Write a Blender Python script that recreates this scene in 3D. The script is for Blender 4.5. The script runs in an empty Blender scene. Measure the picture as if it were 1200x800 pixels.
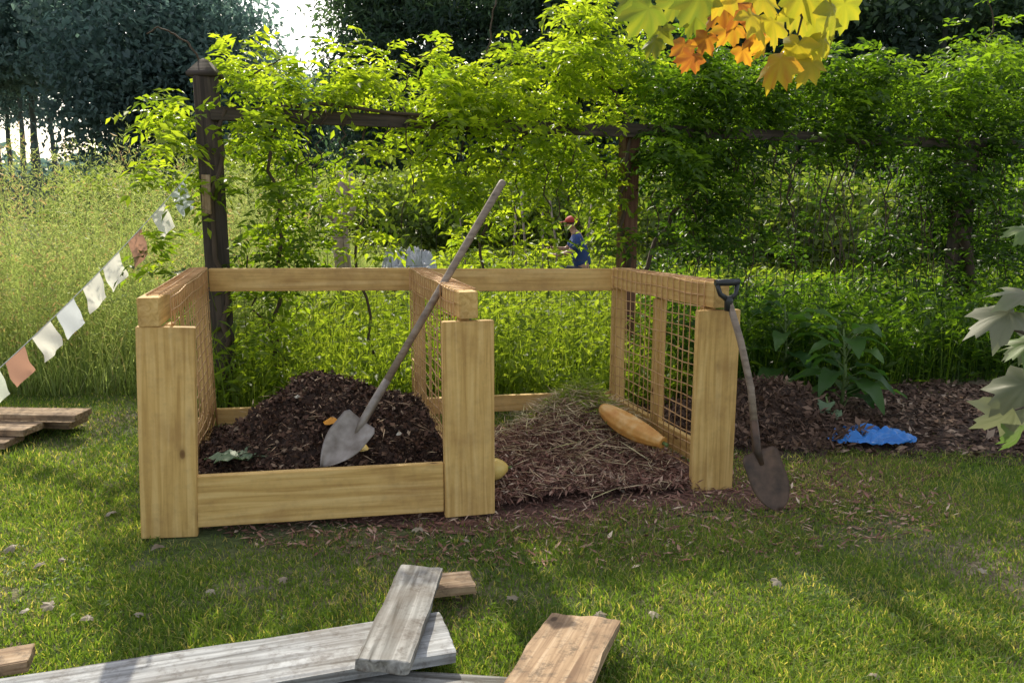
import bpy, math, random
import numpy as np
from mathutils import Vector, Matrix
random.seed(7); R=np.random.RandomState(11)
C=bpy.context.scene.collection
F=942.0; H=1.45; TH=math.atan(165/F); CT=math.cos(TH); ST=math.sin(TH)
def ray(u,v):
    up=(400-v)/F
    return Vector(((u-600)/F, CT+up*ST, -ST+up*CT))
def P(u,v,Y):
    r=ray(u,v); t=Y/r.y
    return Vector((r.x*t,Y,H+r.z*t))
def G(u,v,z=0.0):
    r=ray(u,v); t=(z-H)/r.z
    return Vector((r.x*t,r.y*t,z))
def PF(u,v,off=0.0):            # on the trellis line
    r=ray(u,v); t=(6.44+off)/(r.y-.41*r.x)
    return Vector((r.x*t,r.y*t,H+r.z*t))
# ------------------------------------------------------------ materials
def newmat(name):
    m=bpy.data.materials.new(name); m.use_nodes=True; nt=m.node_tree
    b=nt.nodes['Principled BSDF']; return m,nt,b
def N(nt,t,**k):
    n=nt.nodes.new(t)
    for a,v in k.items(): setattr(n,a,v)
    return n
def ramp(nt,stops,interp='LINEAR'):
    n=N(nt,'ShaderNodeValToRGB'); cr=n.color_ramp; cr.interpolation=interp
    while len(cr.elements)<len(stops): cr.elements.new(.5)
    for e,(p,c) in zip(cr.elements,stops): e.position=p; e.color=(*c,1)
    return n
def leafmat(name,stops,trans,tmix=.5,rough=.5):
    m,nt,b=newmat(name)
    at=N(nt,'ShaderNodeAttribute',attribute_name='var')
    rp=ramp(nt,stops); nt.links.new(at.outputs['Fac'],rp.inputs[0])
    nt.links.new(rp.outputs[0],b.inputs['Base Color']); b.inputs['Roughness'].default_value=rough
    b.inputs['Specular IOR Level'].default_value=.3
    tr=N(nt,'ShaderNodeBsdfTranslucent')
    mx=N(nt,'ShaderNodeMix',data_type='RGBA',blend_type='MULTIPLY'); mx.inputs[0].default_value=1
    nt.links.new(rp.outputs[0],mx.inputs[6]); mx.inputs[7].default_value=(*trans,1)
    nt.links.new(mx.outputs[2],tr.inputs[0])
    ms=N(nt,'ShaderNodeMixShader'); ms.inputs[0].default_value=tmix
    nt.links.new(b.outputs[0],ms.inputs[1]); nt.links.new(tr.outputs[0],ms.inputs[2])
    nt.links.new(ms.outputs[0],nt.nodes['Material Output'].inputs[0])
    return m
def attrmat(name,stops,rough=.85,interp='LINEAR'):
    m,nt,b=newmat(name)
    at=N(nt,'ShaderNodeAttribute',attribute_name='var')
    rp=ramp(nt,stops,interp); nt.links.new(at.outputs['Fac'],rp.inputs[0])
    nt.links.new(rp.outputs[0],b.inputs['Base Color']); b.inputs['Roughness'].default_value=rough
    b.inputs['Specular IOR Level'].default_value=.25
    return m
def noisemat(name,stops,scale=8,rough=.8,bump=.3,bscale=None,metal=0,detail=6,bdist=.02):
    m,nt,b=newmat(name)
    tc=N(nt,'ShaderNodeTexCoord'); no=N(nt,'ShaderNodeTexNoise'); no.inputs['Scale'].default_value=scale; no.inputs['Detail'].default_value=detail
    nt.links.new(tc.outputs['Object'],no.inputs['Vector'])
    rp=ramp(nt,stops); nt.links.new(no.outputs[0],rp.inputs[0]); nt.links.new(rp.outputs[0],b.inputs['Base Color'])
    n2=N(nt,'ShaderNodeTexNoise'); n2.inputs['Scale'].default_value=bscale or scale*3; n2.inputs['Detail'].default_value=8
    nt.links.new(tc.outputs['Object'],n2.inputs['Vector'])
    bp=N(nt,'ShaderNodeBump'); bp.inputs['Strength'].default_value=bump; bp.inputs['Distance'].default_value=bdist
    nt.links.new(n2.outputs[0],bp.inputs['Height']); nt.links.new(bp.outputs[0],b.inputs['Normal'])
    b.inputs['Roughness'].default_value=rough; b.inputs['Metallic'].default_value=metal
    return m
def woodmat(name,c1,c2,c3,stain,stainamt=.35,rough=.75,bump=.25,grain=1.0,dirt=0):
    m,nt,b=newmat(name); L=nt.links.new
    tc=N(nt,'ShaderNodeTexCoord'); oi=N(nt,'ShaderNodeObjectInfo')
    ad=N(nt,'ShaderNodeVectorMath',operation='ADD'); L(tc.outputs['Object'],ad.inputs[0])
    sc=N(nt,'ShaderNodeVectorMath',operation='SCALE'); sc.inputs[0].default_value=(13,7,5); L(oi.outputs['Random'],sc.inputs['Scale']); L(sc.outputs[0],ad.inputs[1])
    mp=N(nt,'ShaderNodeMapping'); mp.inputs['Scale'].default_value=(1.2,26*grain,26*grain); L(ad.outputs[0],mp.inputs[0])
    vo=N(nt,'ShaderNodeTexVoronoi'); vo.inputs['Scale'].default_value=4.2
    mpv=N(nt,'ShaderNodeMapping'); mpv.inputs['Scale'].default_value=(.8,1.5,1.5); L(ad.outputs[0],mpv.inputs[0]); L(mpv.outputs[0],vo.inputs['Vector'])
    kr=ramp(nt,[(0,(1,1,1)),(.055,(.85,.85,.85)),(.085,(.25,.25,.25)),(.16,(0,0,0))]); L(vo.outputs['Distance'],kr.inputs[0])
    g=N(nt,'ShaderNodeTexNoise'); g.inputs['Scale'].default_value=1.6; g.inputs['Detail'].default_value=9; g.inputs['Distortion'].default_value=.9; L(mp.outputs[0],g.inputs['Vector'])
    rp=ramp(nt,[(.3,c1),(.5,c2),(.7,c3)]); L(g.outputs[0],rp.inputs[0])
    st=N(nt,'ShaderNodeTexNoise'); st.inputs['Scale'].default_value=4; st.inputs['Detail'].default_value=6; st.inputs['Roughness'].default_value=.65; L(ad.outputs[0],st.inputs['Vector'])
    sr=ramp(nt,[(.45,(0,0,0)),(.72,(1,1,1))]); L(st.outputs[0],sr.inputs[0])
    ml=N(nt,'ShaderNodeMath',operation='MULTIPLY'); L(sr.outputs[0],ml.inputs[0]); ml.inputs[1].default_value=stainamt
    mx=N(nt,'ShaderNodeMix',data_type='RGBA'); L(ml.outputs[0],mx.inputs[0]); L(rp.outputs[0],mx.inputs[6]); mx.inputs[7].default_value=(*stain,1)
    mk=N(nt,'ShaderNodeMix',data_type='RGBA'); L(kr.outputs[0],mk.inputs[0]); L(mx.outputs[2],mk.inputs[6]); mk.inputs[7].default_value=(stain[0]*.5,stain[1]*.45,stain[2]*.4,1)
    out=mk
    if dirt:
        dn_=N(nt,'ShaderNodeTexNoise'); dn_.inputs['Scale'].default_value=22; dn_.inputs['Detail'].default_value=8; dn_.inputs['Roughness'].default_value=.75; L(ad.outputs[0],dn_.inputs['Vector'])
        dr=ramp(nt,[(.50,(0,0,0)),(.66,(1,1,1))]); L(dn_.outputs[0],dr.inputs[0])
        dm=N(nt,'ShaderNodeMath',operation='MULTIPLY'); L(dr.outputs[0],dm.inputs[0]); dm.inputs[1].default_value=dirt
        md=N(nt,'ShaderNodeMix',data_type='RGBA'); L(dm.outputs[0],md.inputs[0]); L(mk.outputs[2],md.inputs[6]); md.inputs[7].default_value=(.07,.05,.035,1); out=md
    L(out.outputs[2],b.inputs['Base Color']); b.inputs['Roughness'].default_value=rough
    bp=N(nt,'ShaderNodeBump'); bp.inputs['Strength'].default_value=bump; bp.inputs['Distance'].default_value=.004; L(g.outputs[0],bp.inputs['Height']); L(bp.outputs[0],b.inputs['Normal'])
    return m
def flat(name,c,rough=.6,metal=0,spec=.5):
    return noisemat(name,[(.3,tuple(x*.85 for x in c)),(.7,tuple(min(1,x*1.1) for x in c))],scale=12,rough=rough,bump=.05,metal=metal)
M={}
M['pine']=woodmat('new_lumber',(.50,.30,.09),(.67,.43,.145),(.78,.54,.22),(.34,.18,.06),.6,.75,.25,1.0,.12)
M['grey']=woodmat('weathered_grey_board',(.11,.11,.11),(.34,.345,.35),(.55,.56,.57),(.17,.14,.11),.7,.85,.6,1.0,.55)
M['grey2']=woodmat('darker_grey_board',(.08,.075,.065),(.25,.245,.23),(.41,.40,.38),(.12,.09,.065),.75,.85,.6,1.0,.7)
M['oldtan']=woodmat('weathered_tan_board',(.19,.11,.06),(.40,.27,.16),(.55,.41,.28),(.12,.075,.045),.85,.85,.5,1.0,.75)
M['darkwood']=woodmat('dark_post_wood',(.04,.03,.025),(.075,.055,.045),(.13,.095,.075),(.035,.035,.025),.5,.9,.8)
M['redwood']=woodmat('brown_post_wood',(.09,.04,.025),(.16,.075,.045),(.23,.13,.075),(.05,.025,.018),.5,.9,.8)
M['handle']=woodmat('shovel_handle_wood',(.17,.125,.095),(.27,.205,.155),(.35,.28,.22),(.13,.10,.08),.5,.6,.2)
M['steel']=noisemat('worn_steel',[(.3,(.17,.14,.115)),(.55,(.32,.28,.25)),(.8,(.46,.43,.40))],scale=14,rough=.5,bump=.15,metal=.35,bdist=.004)
M['darksteel']=noisemat('dark_rusty_steel',[(.3,(.045,.03,.022)),(.7,(.15,.09,.06))],scale=16,rough=.55,bump=.15,metal=.3,bdist=.004)
M['black']=flat('black_plastic',(.025,.027,.03),.35)
M['wire']=noisemat('rusty_wire',[(.3,(.48,.26,.11)),(.7,(.70,.43,.21))],rough=.5,metal=.1,bump=0)
M['fwire']=flat('dark_fence_wire',(.06,.055,.045),.6,.3)
M['bark']=noisemat('bark',[(.3,(.035,.028,.022)),(.7,(.11,.085,.065))],scale=10,rough=.95,bump=.8)
M['hazebark']=noisemat('distant_haze_tinted_bark',[(.3,(.10,.12,.12)),(.7,(.17,.19,.18))],scale=6,rough=.95,bump=.4)  # far trunks: aerial haze painted into the bark colour
M['palebark']=noisemat('pale_bark',[(.3,(.30,.20,.16)),(.7,(.58,.46,.40))],scale=9,rough=.9,bump=.5)
M['stem']=flat('vine_stem_bark',(.085,.058,.04),.9)
M['greenstem']=flat('green_stem',(.12,.18,.05),.7)
M['soil']=noisemat('compost_soil',[(.3,(.03,.018,.013)),(.55,(.075,.043,.030)),(.8,(.13,.075,.052))],scale=18,rough=.95,bump=1,bscale=60,bdist=.03)
M['redsoil']=noisemat('leaf_compost',[(.3,(.09,.046,.034)),(.55,(.20,.10,.075)),(.8,(.30,.165,.125))],scale=22,rough=.95,bump=1,bscale=70,bdist=.03)
M['litter']=attrmat('compost_litter',[(0,(.025,.015,.011)),(.4,(.07,.038,.027)),(.7,(.125,.067,.045)),(.92,(.21,.125,.08)),(1,(.40,.30,.21))],.85)
M['redlitter']=attrmat('leaf_litter',[(0,(.11,.05,.037)),(.4,(.26,.125,.092)),(.7,(.38,.215,.16)),(.92,(.52,.35,.26)),(1,(.66,.53,.40))],.85)
M['straw']=attrmat('dry_straw',[(0,(.34,.20,.12)),(.45,(.56,.40,.25)),(.8,(.68,.56,.36)),(1,(.62,.58,.28))],.7)
M['chips']=attrmat('wood_chips',[(0,(.05,.03,.022)),(.5,(.15,.09,.063)),(.9,(.27,.18,.13)),(1,(.42,.32,.24))],.9)
M['lawn']=leafmat('lawn_blades',[(0,(.06,.11,.024)),(.45,(.14,.23,.048)),(.8,(.23,.31,.075)),(1,(.48,.43,.22))],(1.8,1.75,.6),.58)
M['meadow']=leafmat('meadow_blades',[(0,(.14,.19,.06)),(.5,(.27,.34,.13)),(.85,(.40,.45,.22)),(1,(.46,.30,.21))],(1.5,1.5,.9),.62)
M['weeds']=leafmat('garden_weeds',[(0,(.07,.11,.02)),(.5,(.18,.25,.045)),(1,(.30,.36,.09))],(1.8,1.8,.5),.6)
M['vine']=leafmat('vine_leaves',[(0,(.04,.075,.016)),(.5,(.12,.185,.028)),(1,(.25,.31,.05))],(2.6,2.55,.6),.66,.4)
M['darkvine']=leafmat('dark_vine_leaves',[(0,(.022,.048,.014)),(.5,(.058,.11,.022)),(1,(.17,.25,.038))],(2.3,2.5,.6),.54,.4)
M['haze']=leafmat('distant_haze_tinted_leaves',[(0,(.09,.14,.145)),(.5,(.135,.20,.195)),(1,(.20,.27,.24))],(1.3,1.5,1.3),.55)  # pale blue tint paints aerial haze into the far leaf colour
M['fardark']=leafmat('distant_dark_leaves',[(0,(.035,.062,.052)),(.5,(.065,.105,.08)),(1,(.13,.185,.10))],(1.5,1.8,1.0),.5)
M['shrub']=leafmat('shrub_leaves',[(0,(.07,.11,.03)),(.5,(.16,.21,.06)),(1,(.28,.33,.10))],(1.7,1.8,.6),.55)
M['yellow']=leafmat('yellow_maple_leaves',[(0,(.14,.20,.03)),(.3,(.32,.33,.035)),(.6,(.50,.40,.04)),(.82,(.48,.25,.035)),(1,(.28,.10,.03))],(1.5,1.4,.8),.6,.4)
M['silver']=leafmat('pale_maple_leaves',[(0,(.12,.14,.08)),(.6,(.24,.24,.17)),(1,(.14,.22,.06))],(1.1,1.2,.8),.35,.5)
M['maple']=leafmat('maple_leaves',[(0,(.03,.06,.015)),(1,(.12,.18,.03))],(1.5,1.8,.6),.5)
M['broad']=leafmat('broad_leaves',[(0,(.04,.10,.03)),(1,(.12,.22,.055))],(1.6,1.9,.7),.45,.35)
M['dead']=leafmat('dead_leaf',[(0,(.20,.15,.10)),(1,(.46,.40,.31))],(1,.9,.7),.25)
# ------------------------------------------------------------ object helpers
def tag(o,label=None,cat=None,group=None,kind=None):
    if label: o['label']=label
    if cat: o['category']=cat
    if group: o['group']=group
    if kind: o['kind']=kind
    return o
def thing(name,label,cat,loc,group=None):
    o=bpy.data.objects.new(name,None); C.objects.link(o); o.location=loc; o.empty_display_size=.1
    return tag(o,label,cat,group)
def wloc(o):
    v=Vector((0,0,0))
    while o is not None: v+=o.location; o=o.parent
    return v
def npobj(name,V,Fc,mat,parent=None,var=None,smooth=False):
    V=np.asarray(V,dtype=np.float64)
    if parent is not None: V=V-np.array(wloc(parent))
    Fc=np.asarray(Fc,dtype=np.int32); k=Fc.shape[1]
    me=bpy.data.meshes.new(name); me.vertices.add(len(V)); me.vertices.foreach_set('co',V.astype(np.float32).ravel())
    me.loops.add(Fc.size); me.loops.foreach_set('vertex_index',Fc.ravel())
    me.polygons.add(len(Fc)); me.polygons.foreach_set('loop_start',np.arange(0,Fc.size,k,dtype=np.int32))
    me.update(calc_edges=True)
    if smooth: me.polygons.foreach_set('use_smooth',np.ones(len(Fc),dtype=bool))
    if var is not None:
        a=me.attributes.new('var','FLOAT','POINT'); a.data.foreach_set('value',np.clip(var,0,1).astype(np.float32))
    me.materials.append(mat)
    o=bpy.data.objects.new(name,me); C.objects.link(o)
    if parent is not None: o.parent=parent
    return o
class MB:
    def __init__(s): s.v=[]; s.f=[]
    def add(s,v,f):
        n=len(s.v); s.v+= [tuple(p) for p in v]; s.f+=[tuple(i+n for i in q) for q in f]
    def tube(s,pts,rad,n=6):
        pts=[Vector(p) for p in pts]
        if not hasattr(rad,'__len__'): rad=[rad]*len(pts)
        V=[];Fc=[]; prev=None
        for i,p in enumerate(pts):
            d=(pts[min(i+1,len(pts)-1)]-pts[max(i-1,0)]).normalized()
            if prev is None: a=d.orthogonal().normalized()
            else:
                a=(prev-d*prev.dot(d)); a=a.normalized() if a.length>1e-6 else d.orthogonal().normalized()
            prev=a; b=d.cross(a)
            for k in range(n):
                t=2*math.pi*k/n; V.append(p+(a*math.cos(t)+b*math.sin(t))*rad[i])
        for i in range(len(pts)-1):
            for k in range(n):
                k2=(k+1)%n; Fc.append((i*n+k,i*n+k2,(i+1)*n+k2,(i+1)*n+k))
        Fc.append(tuple(range(n-1,-1,-1))); Fc.append(tuple((len(pts)-1)*n+k for k in range(n)))
        s.add(V,Fc)
    def build(s,name,mat,parent=None,smooth=True):
        off=wloc(parent) if parent is not None else Vector((0,0,0))
        me=bpy.data.meshes.new(name); me.from_pydata([tuple(Vector(p)-off) for p in s.v],[],s.f); me.update()
        if smooth:
            for p in me.polygons: p.use_smooth=len(p.vertices)<=4
        me.materials.append(mat); o=bpy.data.objects.new(name,me); C.objects.link(o)
        if parent is not None: o.parent=parent
        return o
import bmesh
def sn(x,y,f=1.0,s=0.0):
    return (np.sin(x*1.7*f+s+1.3*np.sin(y*1.1*f+s))+np.sin(y*2.3*f+1.7*s+1.1*np.sin(x*1.9*f))+np.sin((x+y)*3.7*f+s)*.5+np.sin((x-1.3*y)*5.9*f+2*s)*.35)/2.85
def board(name,p0,p1,up,w,t,mat,parent=None,bev=.003,label=None,rough=0):
    """box whose local X runs p0->p1; w measured along 'up', t across."""
    p0=Vector(p0);p1=Vector(p1); X=(p1-p0); L=X.length; X.normalize()
    up=Vector(up); Z=(up-X*up.dot(X)).normalized(); Y=Z.cross(X)
    bm=bmesh.new(); bmesh.ops.create_cube(bm,size=1)
    if rough:
        bmesh.ops.subdivide_edges(bm,edges=bm.edges[:],cuts=15,use_grid_fill=True)
        sd=p0.x*7+p0.y*3
        for v in bm.verts:
            c=v.co.copy(); ex=abs(c.x)>.499; ey=abs(c.y)>.499; ez=abs(c.z)>.499
            x,y,z=c.x*L,c.y*t,c.z*w
            if ex: x+=(1 if c.x>0 else -1)*rough*(.35*float(sn(z*22,y*20,1,sd)))
            if ey and ez: y*=.86; z-=math.copysign(.003,z)
            if ex and (ey or ez): x-=math.copysign(.003,x)
            if ez: z+=rough*.22*float(sn(x*6,y*10,1,sd))+.0012*float(sn(x*45,y*10,1,sd))
            y+=.0012*float(sn(x*5,z*9,1,sd+5))
            v.co=Vector((x,y,z))
    else:
        for v in bm.verts: v.co=Vector((v.co.x*L,v.co.y*t,v.co.z*w))
        bmesh.ops.bevel(bm,geom=bm.edges[:],offset=bev,segments=2,affect='EDGES')
    me=bpy.data.meshes.new(name); bm.to_mesh(me); bm.free(); me.materials.append(mat)
    o=bpy.data.objects.new(name,me); C.objects.link(o)
    m=Matrix((X,Y,Z)).transposed().to_4x4(); m.translation=(p0+p1)/2-(wloc(parent) if parent is not None else Vector((0,0,0)))
    o.matrix_basis=m
    if parent is not None: o.parent=parent
    if label: o['label']=label
    return o
def nrm(a): return a/np.maximum(np.linalg.norm(a,axis=1,keepdims=True),1e-9)
def leafquads(Pn,D,Nr,l,w,var,bend=0.12):
    n=len(Pn); D=nrm(D); W=nrm(np.cross(D,Nr)); Nn=np.cross(W,D)
    l=np.broadcast_to(l,(n,))[:,None]; w=np.broadcast_to(w,(n,))[:,None]
    V=np.stack([Pn,Pn+D*l*.45+W*w*.5+Nn*l*bend,Pn+D*l,Pn+D*l*.45-W*w*.5+Nn*l*bend],1).reshape(-1,3)
    b=np.arange(n)[:,None]*4
    Fc=np.concatenate([b+np.array([[0,1,2]]),b+np.array([[0,2,3]])],0)
    return V,Fc,np.repeat(var,4)
def cat(parts):
    V=[];Fc=[];A=[];n=0
    for v,f,a in parts: V.append(v);Fc.append(f+n);A.append(a);n+=len(v)
    return np.concatenate(V),np.concatenate(Fc),np.concatenate(A)
def blades(Pn,h,w,lean,var,leanv=None):
    n=len(Pn); a=R.rand(n)*2*np.pi; S=np.stack([np.cos(a),np.sin(a),0*a],1)
    b=R.rand(n)*2*np.pi; Ld=np.stack([np.cos(b),np.sin(b),0*b],1)*(lean*h*R.rand(n))[:,None]
    h3=h[:,None]*np.array([[0,0,1.0]]); w=np.broadcast_to(w,(n,))[:,None]
    V=np.stack([Pn-S*w*.5,Pn+S*w*.5,Pn+h3*.55+Ld*.35+S*w*.4,Pn+h3*.55+Ld*.35-S*w*.4,Pn+h3*.9+Ld],1).reshape(-1,3)
    k=np.arange(n)[:,None]*5
    Fc=np.concatenate([k+np.array([[0,1,2]]),k+np.array([[0,2,3]]),k+np.array([[3,2,4]])],0)
    return V,Fc,np.repeat(var,5)
def gz(x,y): 
    r=np.exp(-((x/12)**2+((y-4)/12)**2))
    return r*(.018*sn(x,y,1.3,.4)+.006*sn(x,y,5,.9))-.01
# ------------------------------------------------------------ ground
t=np.linspace(-1,1,221); ax=np.sign(t)*(np.abs(t)*8+np.abs(t)**6*300)
XX,YY=np.meshgrid(ax,ax+5); V=np.stack([XX.ravel(),YY.ravel(),gz(XX,YY).ravel()],1)
n=221; i=np.arange(n-1); I,J=np.meshgrid(i,i); b0=(J*n+I).ravel(); Fc=np.stack([b0,b0+1,b0+n+1,b0+n],1)
mg,nt,b=newmat('lawn_ground'); L=nt.links.new
tc=N(nt,'ShaderNodeTexCoord'); n1=N(nt,'ShaderNodeTexNoise'); n1.inputs['Scale'].default_value=1.1; n1.inputs['Detail'].default_value=8; L(tc.outputs['Object'],n1.inputs['Vector'])
n2=N(nt,'ShaderNodeTexNoise'); n2.inputs['Scale'].default_value=45; n2.inputs['Detail'].default_value=6; L(tc.outputs['Object'],n2.inputs['Vector'])
r1=ramp(nt,[(.3,(.10,.075,.05)),(.5,(.20,.155,.10)),(.7,(.34,.28,.18))]); L(n2.outputs[0],r1.inputs[0])
r2=ramp(nt,[(.3,(.05,.075,.02)),(.7,(.13,.17,.05))]); L(n2.outputs[0],r2.inputs[0])
r3=ramp(nt,[(.42,(0,0,0)),(.60,(1,1,1))]); L(n1.outputs[0],r3.inputs[0])
mx=N(nt,'ShaderNodeMix',data_type='RGBA'); L(r3.outputs[0],mx.inputs[0]); L(r1.outputs[0],mx.inputs[6]); L(r2.outputs[0],mx.inputs[7])
L(mx.outputs[2],b.inputs['Base Color']); b.inputs['Roughness'].default_value=.95
bp=N(nt,'ShaderNodeBump'); bp.inputs['Distance'].default_value=.03; L(n2.outputs[0],bp.inputs['Height']); L(bp.outputs[0],b.inputs['Normal'])
tag(npobj('ground',V,Fc,mg,smooth=True),'lawn and garden ground','ground',kind='structure')
FL=Vector((-1.505,3.35,0)); FM=Vector((-.205,3.60,0)); FR=Vector((1.005,3.93,0))
BL=Vector((-1.85,4.75,0)); BM=Vector((-.57,4.85,0)); BR=Vector((.66,4.95,0))
def inpoly(x,y,poly):
    r=np.ones_like(x,dtype=bool)
    for k in range(len(poly)):
        a=poly[k];c=poly[(k+1)%len(poly)]
        r&=((c.x-a.x)*(y-a.y)-(c.y-a.y)*(x-a.x))>0
    return r
# ------------------------------------------------------------ mulch sheet (right, beside the bin)
def blobmesh(name,cx,cy,rx,ry,hf,mat,parent=None,kind=None,res=60):
    th=np.linspace(0,2*np.pi,res,endpoint=False); rr=np.linspace(0,1,24)
    V=[(cx,cy,hf(np.array([cx]),np.array([cy]))[0])]
    for r in rr[1:]:
        k=r*(1+.12*np.sin(3*th+1)+.08*np.sin(7*th))
        x=cx+rx*k*np.cos(th); y=cy+ry*k*np.sin(th); z=hf(x,y)
        V+=list(zip(x,y,z))
    Fc=[]
    for a in range(23):
        for j in range(res):
            j2=(j+1)%res
            if a==0: Fc.append((0,1+j,1+j2,1+j2))
            else:
                q=1+(a-1)*res; p=1+a*res; Fc.append((q+j,p+j,p+j2,q+j2))
    mb=MB(); mb.v=V; mb.f=[f if f[2]!=f[3] else f[:3] for f in Fc]
    return mb.build(name,mat,parent)
def scatter(n,x,y,zf,size,flat_=.5,aspect=(.3,.9),lift=.01,bend=.05):
    Pn=np.stack([x,y,zf(x,y)+R.rand(n)*lift],1)
    a=R.rand(n)*2*np.pi; D=np.stack([np.cos(a),np.sin(a),R.randn(n)*flat_],1)
    Nr=nrm(np.stack([R.randn(n)*flat_,R.randn(n)*flat_,np.ones(n)],1))
    l=size*(.35+R.rand(n)**2*1.5); w=l*(aspect[0]+R.rand(n)*(aspect[1]-aspect[0]))
    return leafquads(Pn,D,Nr,l,w,R.rand(n),bend)
mz=lambda x,y: gz(x,y)+.008+.045*np.exp(-(((x-2.9)/1.9)**2+((y-5.2)/.7)**2)*2)*(1+.5*sn(x,y,4))
mu=blobmesh('mulch_bed',3.1,5.4,2.4,1.0,mz,M['soil']); tag(mu,'brown wood chip mulch bed','mulch',kind='structure')
n=21000; a=R.rand(n)*2*np.pi; r=np.sqrt(R.rand(n)); x=3.0+2.3*r*np.cos(a); y=5.35+.98*r*np.sin(a)
V,Fc,A=scatter(n,x,y,mz,.045,.4,(.12,.6)); tag(npobj('wood_chips',V,Fc,M['chips'],var=A),'brown wood chips spread over the mulch bed','wood chips',kind='stuff')
sz=lambda x,y: gz(x,y)+.006+0*x
tag(blobmesh('soil',.2,4.15,1.95,.70,sz,M['redsoil']),'bare soil under the compost bin','soil',kind='structure')
n=15000; a=R.rand(n)*2*np.pi; r=R.rand(n)**.6; x=.25+1.95*r*np.cos(a); y=3.87+.82*r*np.sin(a)
V,Fc,A=scatter(n,x,y,sz,.040,.25,(.05,.3),.01,.03); tag(npobj('soil_litter',V,Fc,M['redlitter'],var=A),'leaf crumbs and straw on bare soil before the bin','leaf litter',kind='stuff')
# ------------------------------------------------------------ compost bin
bin_=thing('compost_bin','two bay compost bin of new pale lumber with wire mesh sides','compost bin',(-.3,4.1,0))
UP=Vector((0,0,1)); fx=(FR-FL).normalized()
def at(p,z): return Vector((p.x,p.y,z))
for k,(f,bk) in enumerate(((FL,BL),(FM,BM),(FR,BR))):
    d=(bk-f).normalized(); zb=1.055-(.0,.01,.02)[k]; rz=1.055-(0,.005,.0)[k]
    side=Vector((-d.y,d.x,0))       # points left
    ln=Vector(((.05,0,-.0)[k],0,0))
    wdt=(.232,.235,.222)[k]; h=(.930,.918,.922)[k]
    c=f-d*.02
    board('front_post',at(c,.0),at(c+ln,h),fx,wdt,.042,M['pine'],bin_)
    s=f+d*.075
    board('stud',at(s,.0),at(s+ln,h),d,.088,.042,M['pine'],bin_)
    r0=f-d*.045+ln; r1=bk+d*.06
    if k==0: r0=r0+side*.06
    board('top_rail',at(r0,rz-.06),at(r1,zb-.06),UP,.12,.085,M['pine'],bin_)
    board('stud',at(bk,.0),at(bk,zb-.123),d,.088,.06,M['pine'],bin_)
    m_=f.lerp(bk,.52)
    if k==2: board('stud',at(m_,.0),at(m_,zb-.125),d,.08,.04,M['pine'],bin_)
    board('bottom_rail',at(f+d*.13,.16),at(bk-d*.05,.17),UP,.11,.04,M['pine'],bin_)
    mb=MB(); inn=side*(.048 if k==2 else (-.048 if k==0 else .050))
    a0=f+d*.03; a1=bk-d*.02; Ln=(a1-a0).length; nv=int(Ln/.060); tl=ln*.6-(side*(-.01) if k==0 else side*0)
    for q in range(nv+1):
        p=a0.lerp(a1,q/nv)+inn; wv=.008*math.sin(q*1.9); tq=tl*(1-q/nv); zt=rz+(zb-rz)*q/nv+.005
        mb.tube([at(p+side*wv,.09),at(p-side*wv+tq*.5,.5),at(p+side*.003+tq,zt-.02),at(p+tq,zt),at(p-inn*1.0+tq,zt+.001),at(p-inn*2.05+tq,zt)],.0033,4)
    for q in range(17):
        z=.09+q*.0598
        pts=[at(a0.lerp(a1,j/6)+inn+tl*(1-j/6)*(z/1.05)+side*.005*math.sin(q*1.3+j*2.1)*(1 if q<15 else .2),z+.005*math.sin(j*2+q)) for j in range(7)]
        mb.tube(pts,.0033,4)
    for w_ in (0,-1.95): mb.tube([at(a0+inn*(0 if w_==0 else w_+1)+tl,rz+.006),at(a1+inn*(0 if w_==0 else w_+1),zb+.006)],.0033,4)
    mb.build('wire_mesh',M['wire'],bin_)
f0=FL.lerp(FM,.088); f1=FL.lerp(FM,.912)
board('front_board',at(f0,.150)+Vector((0,-.012,0)),at(f1,.142)+Vector((0,-.012,0)),UP,.232,.04,M['pine'],bin_)
board('back_rail',at(BL,.985)+Vector((.05,.03,0)),at(BM,.98)+Vector((-.03,.03,0)),UP,.135,.038,M['pine'],bin_)
board('back_rail',at(BM,.975)+Vector((.06,.03,0)),at(BR,.967)+Vector((-.04,.03,0)),UP,.135,.038,M['pine'],bin_)
board('back_rail',at(BL,.15)+Vector((.04,.02,0)),at(BM,.17)+Vector((-.03,.02,0)),UP,.095,.038,M['pine'],bin_)
board('back_rail',at(BM,.19)+Vector((.04,.02,0)),at(BR,.21)+Vector((-.04,.02,0)),UP,.10,.038,M['pine'],bin_)
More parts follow.
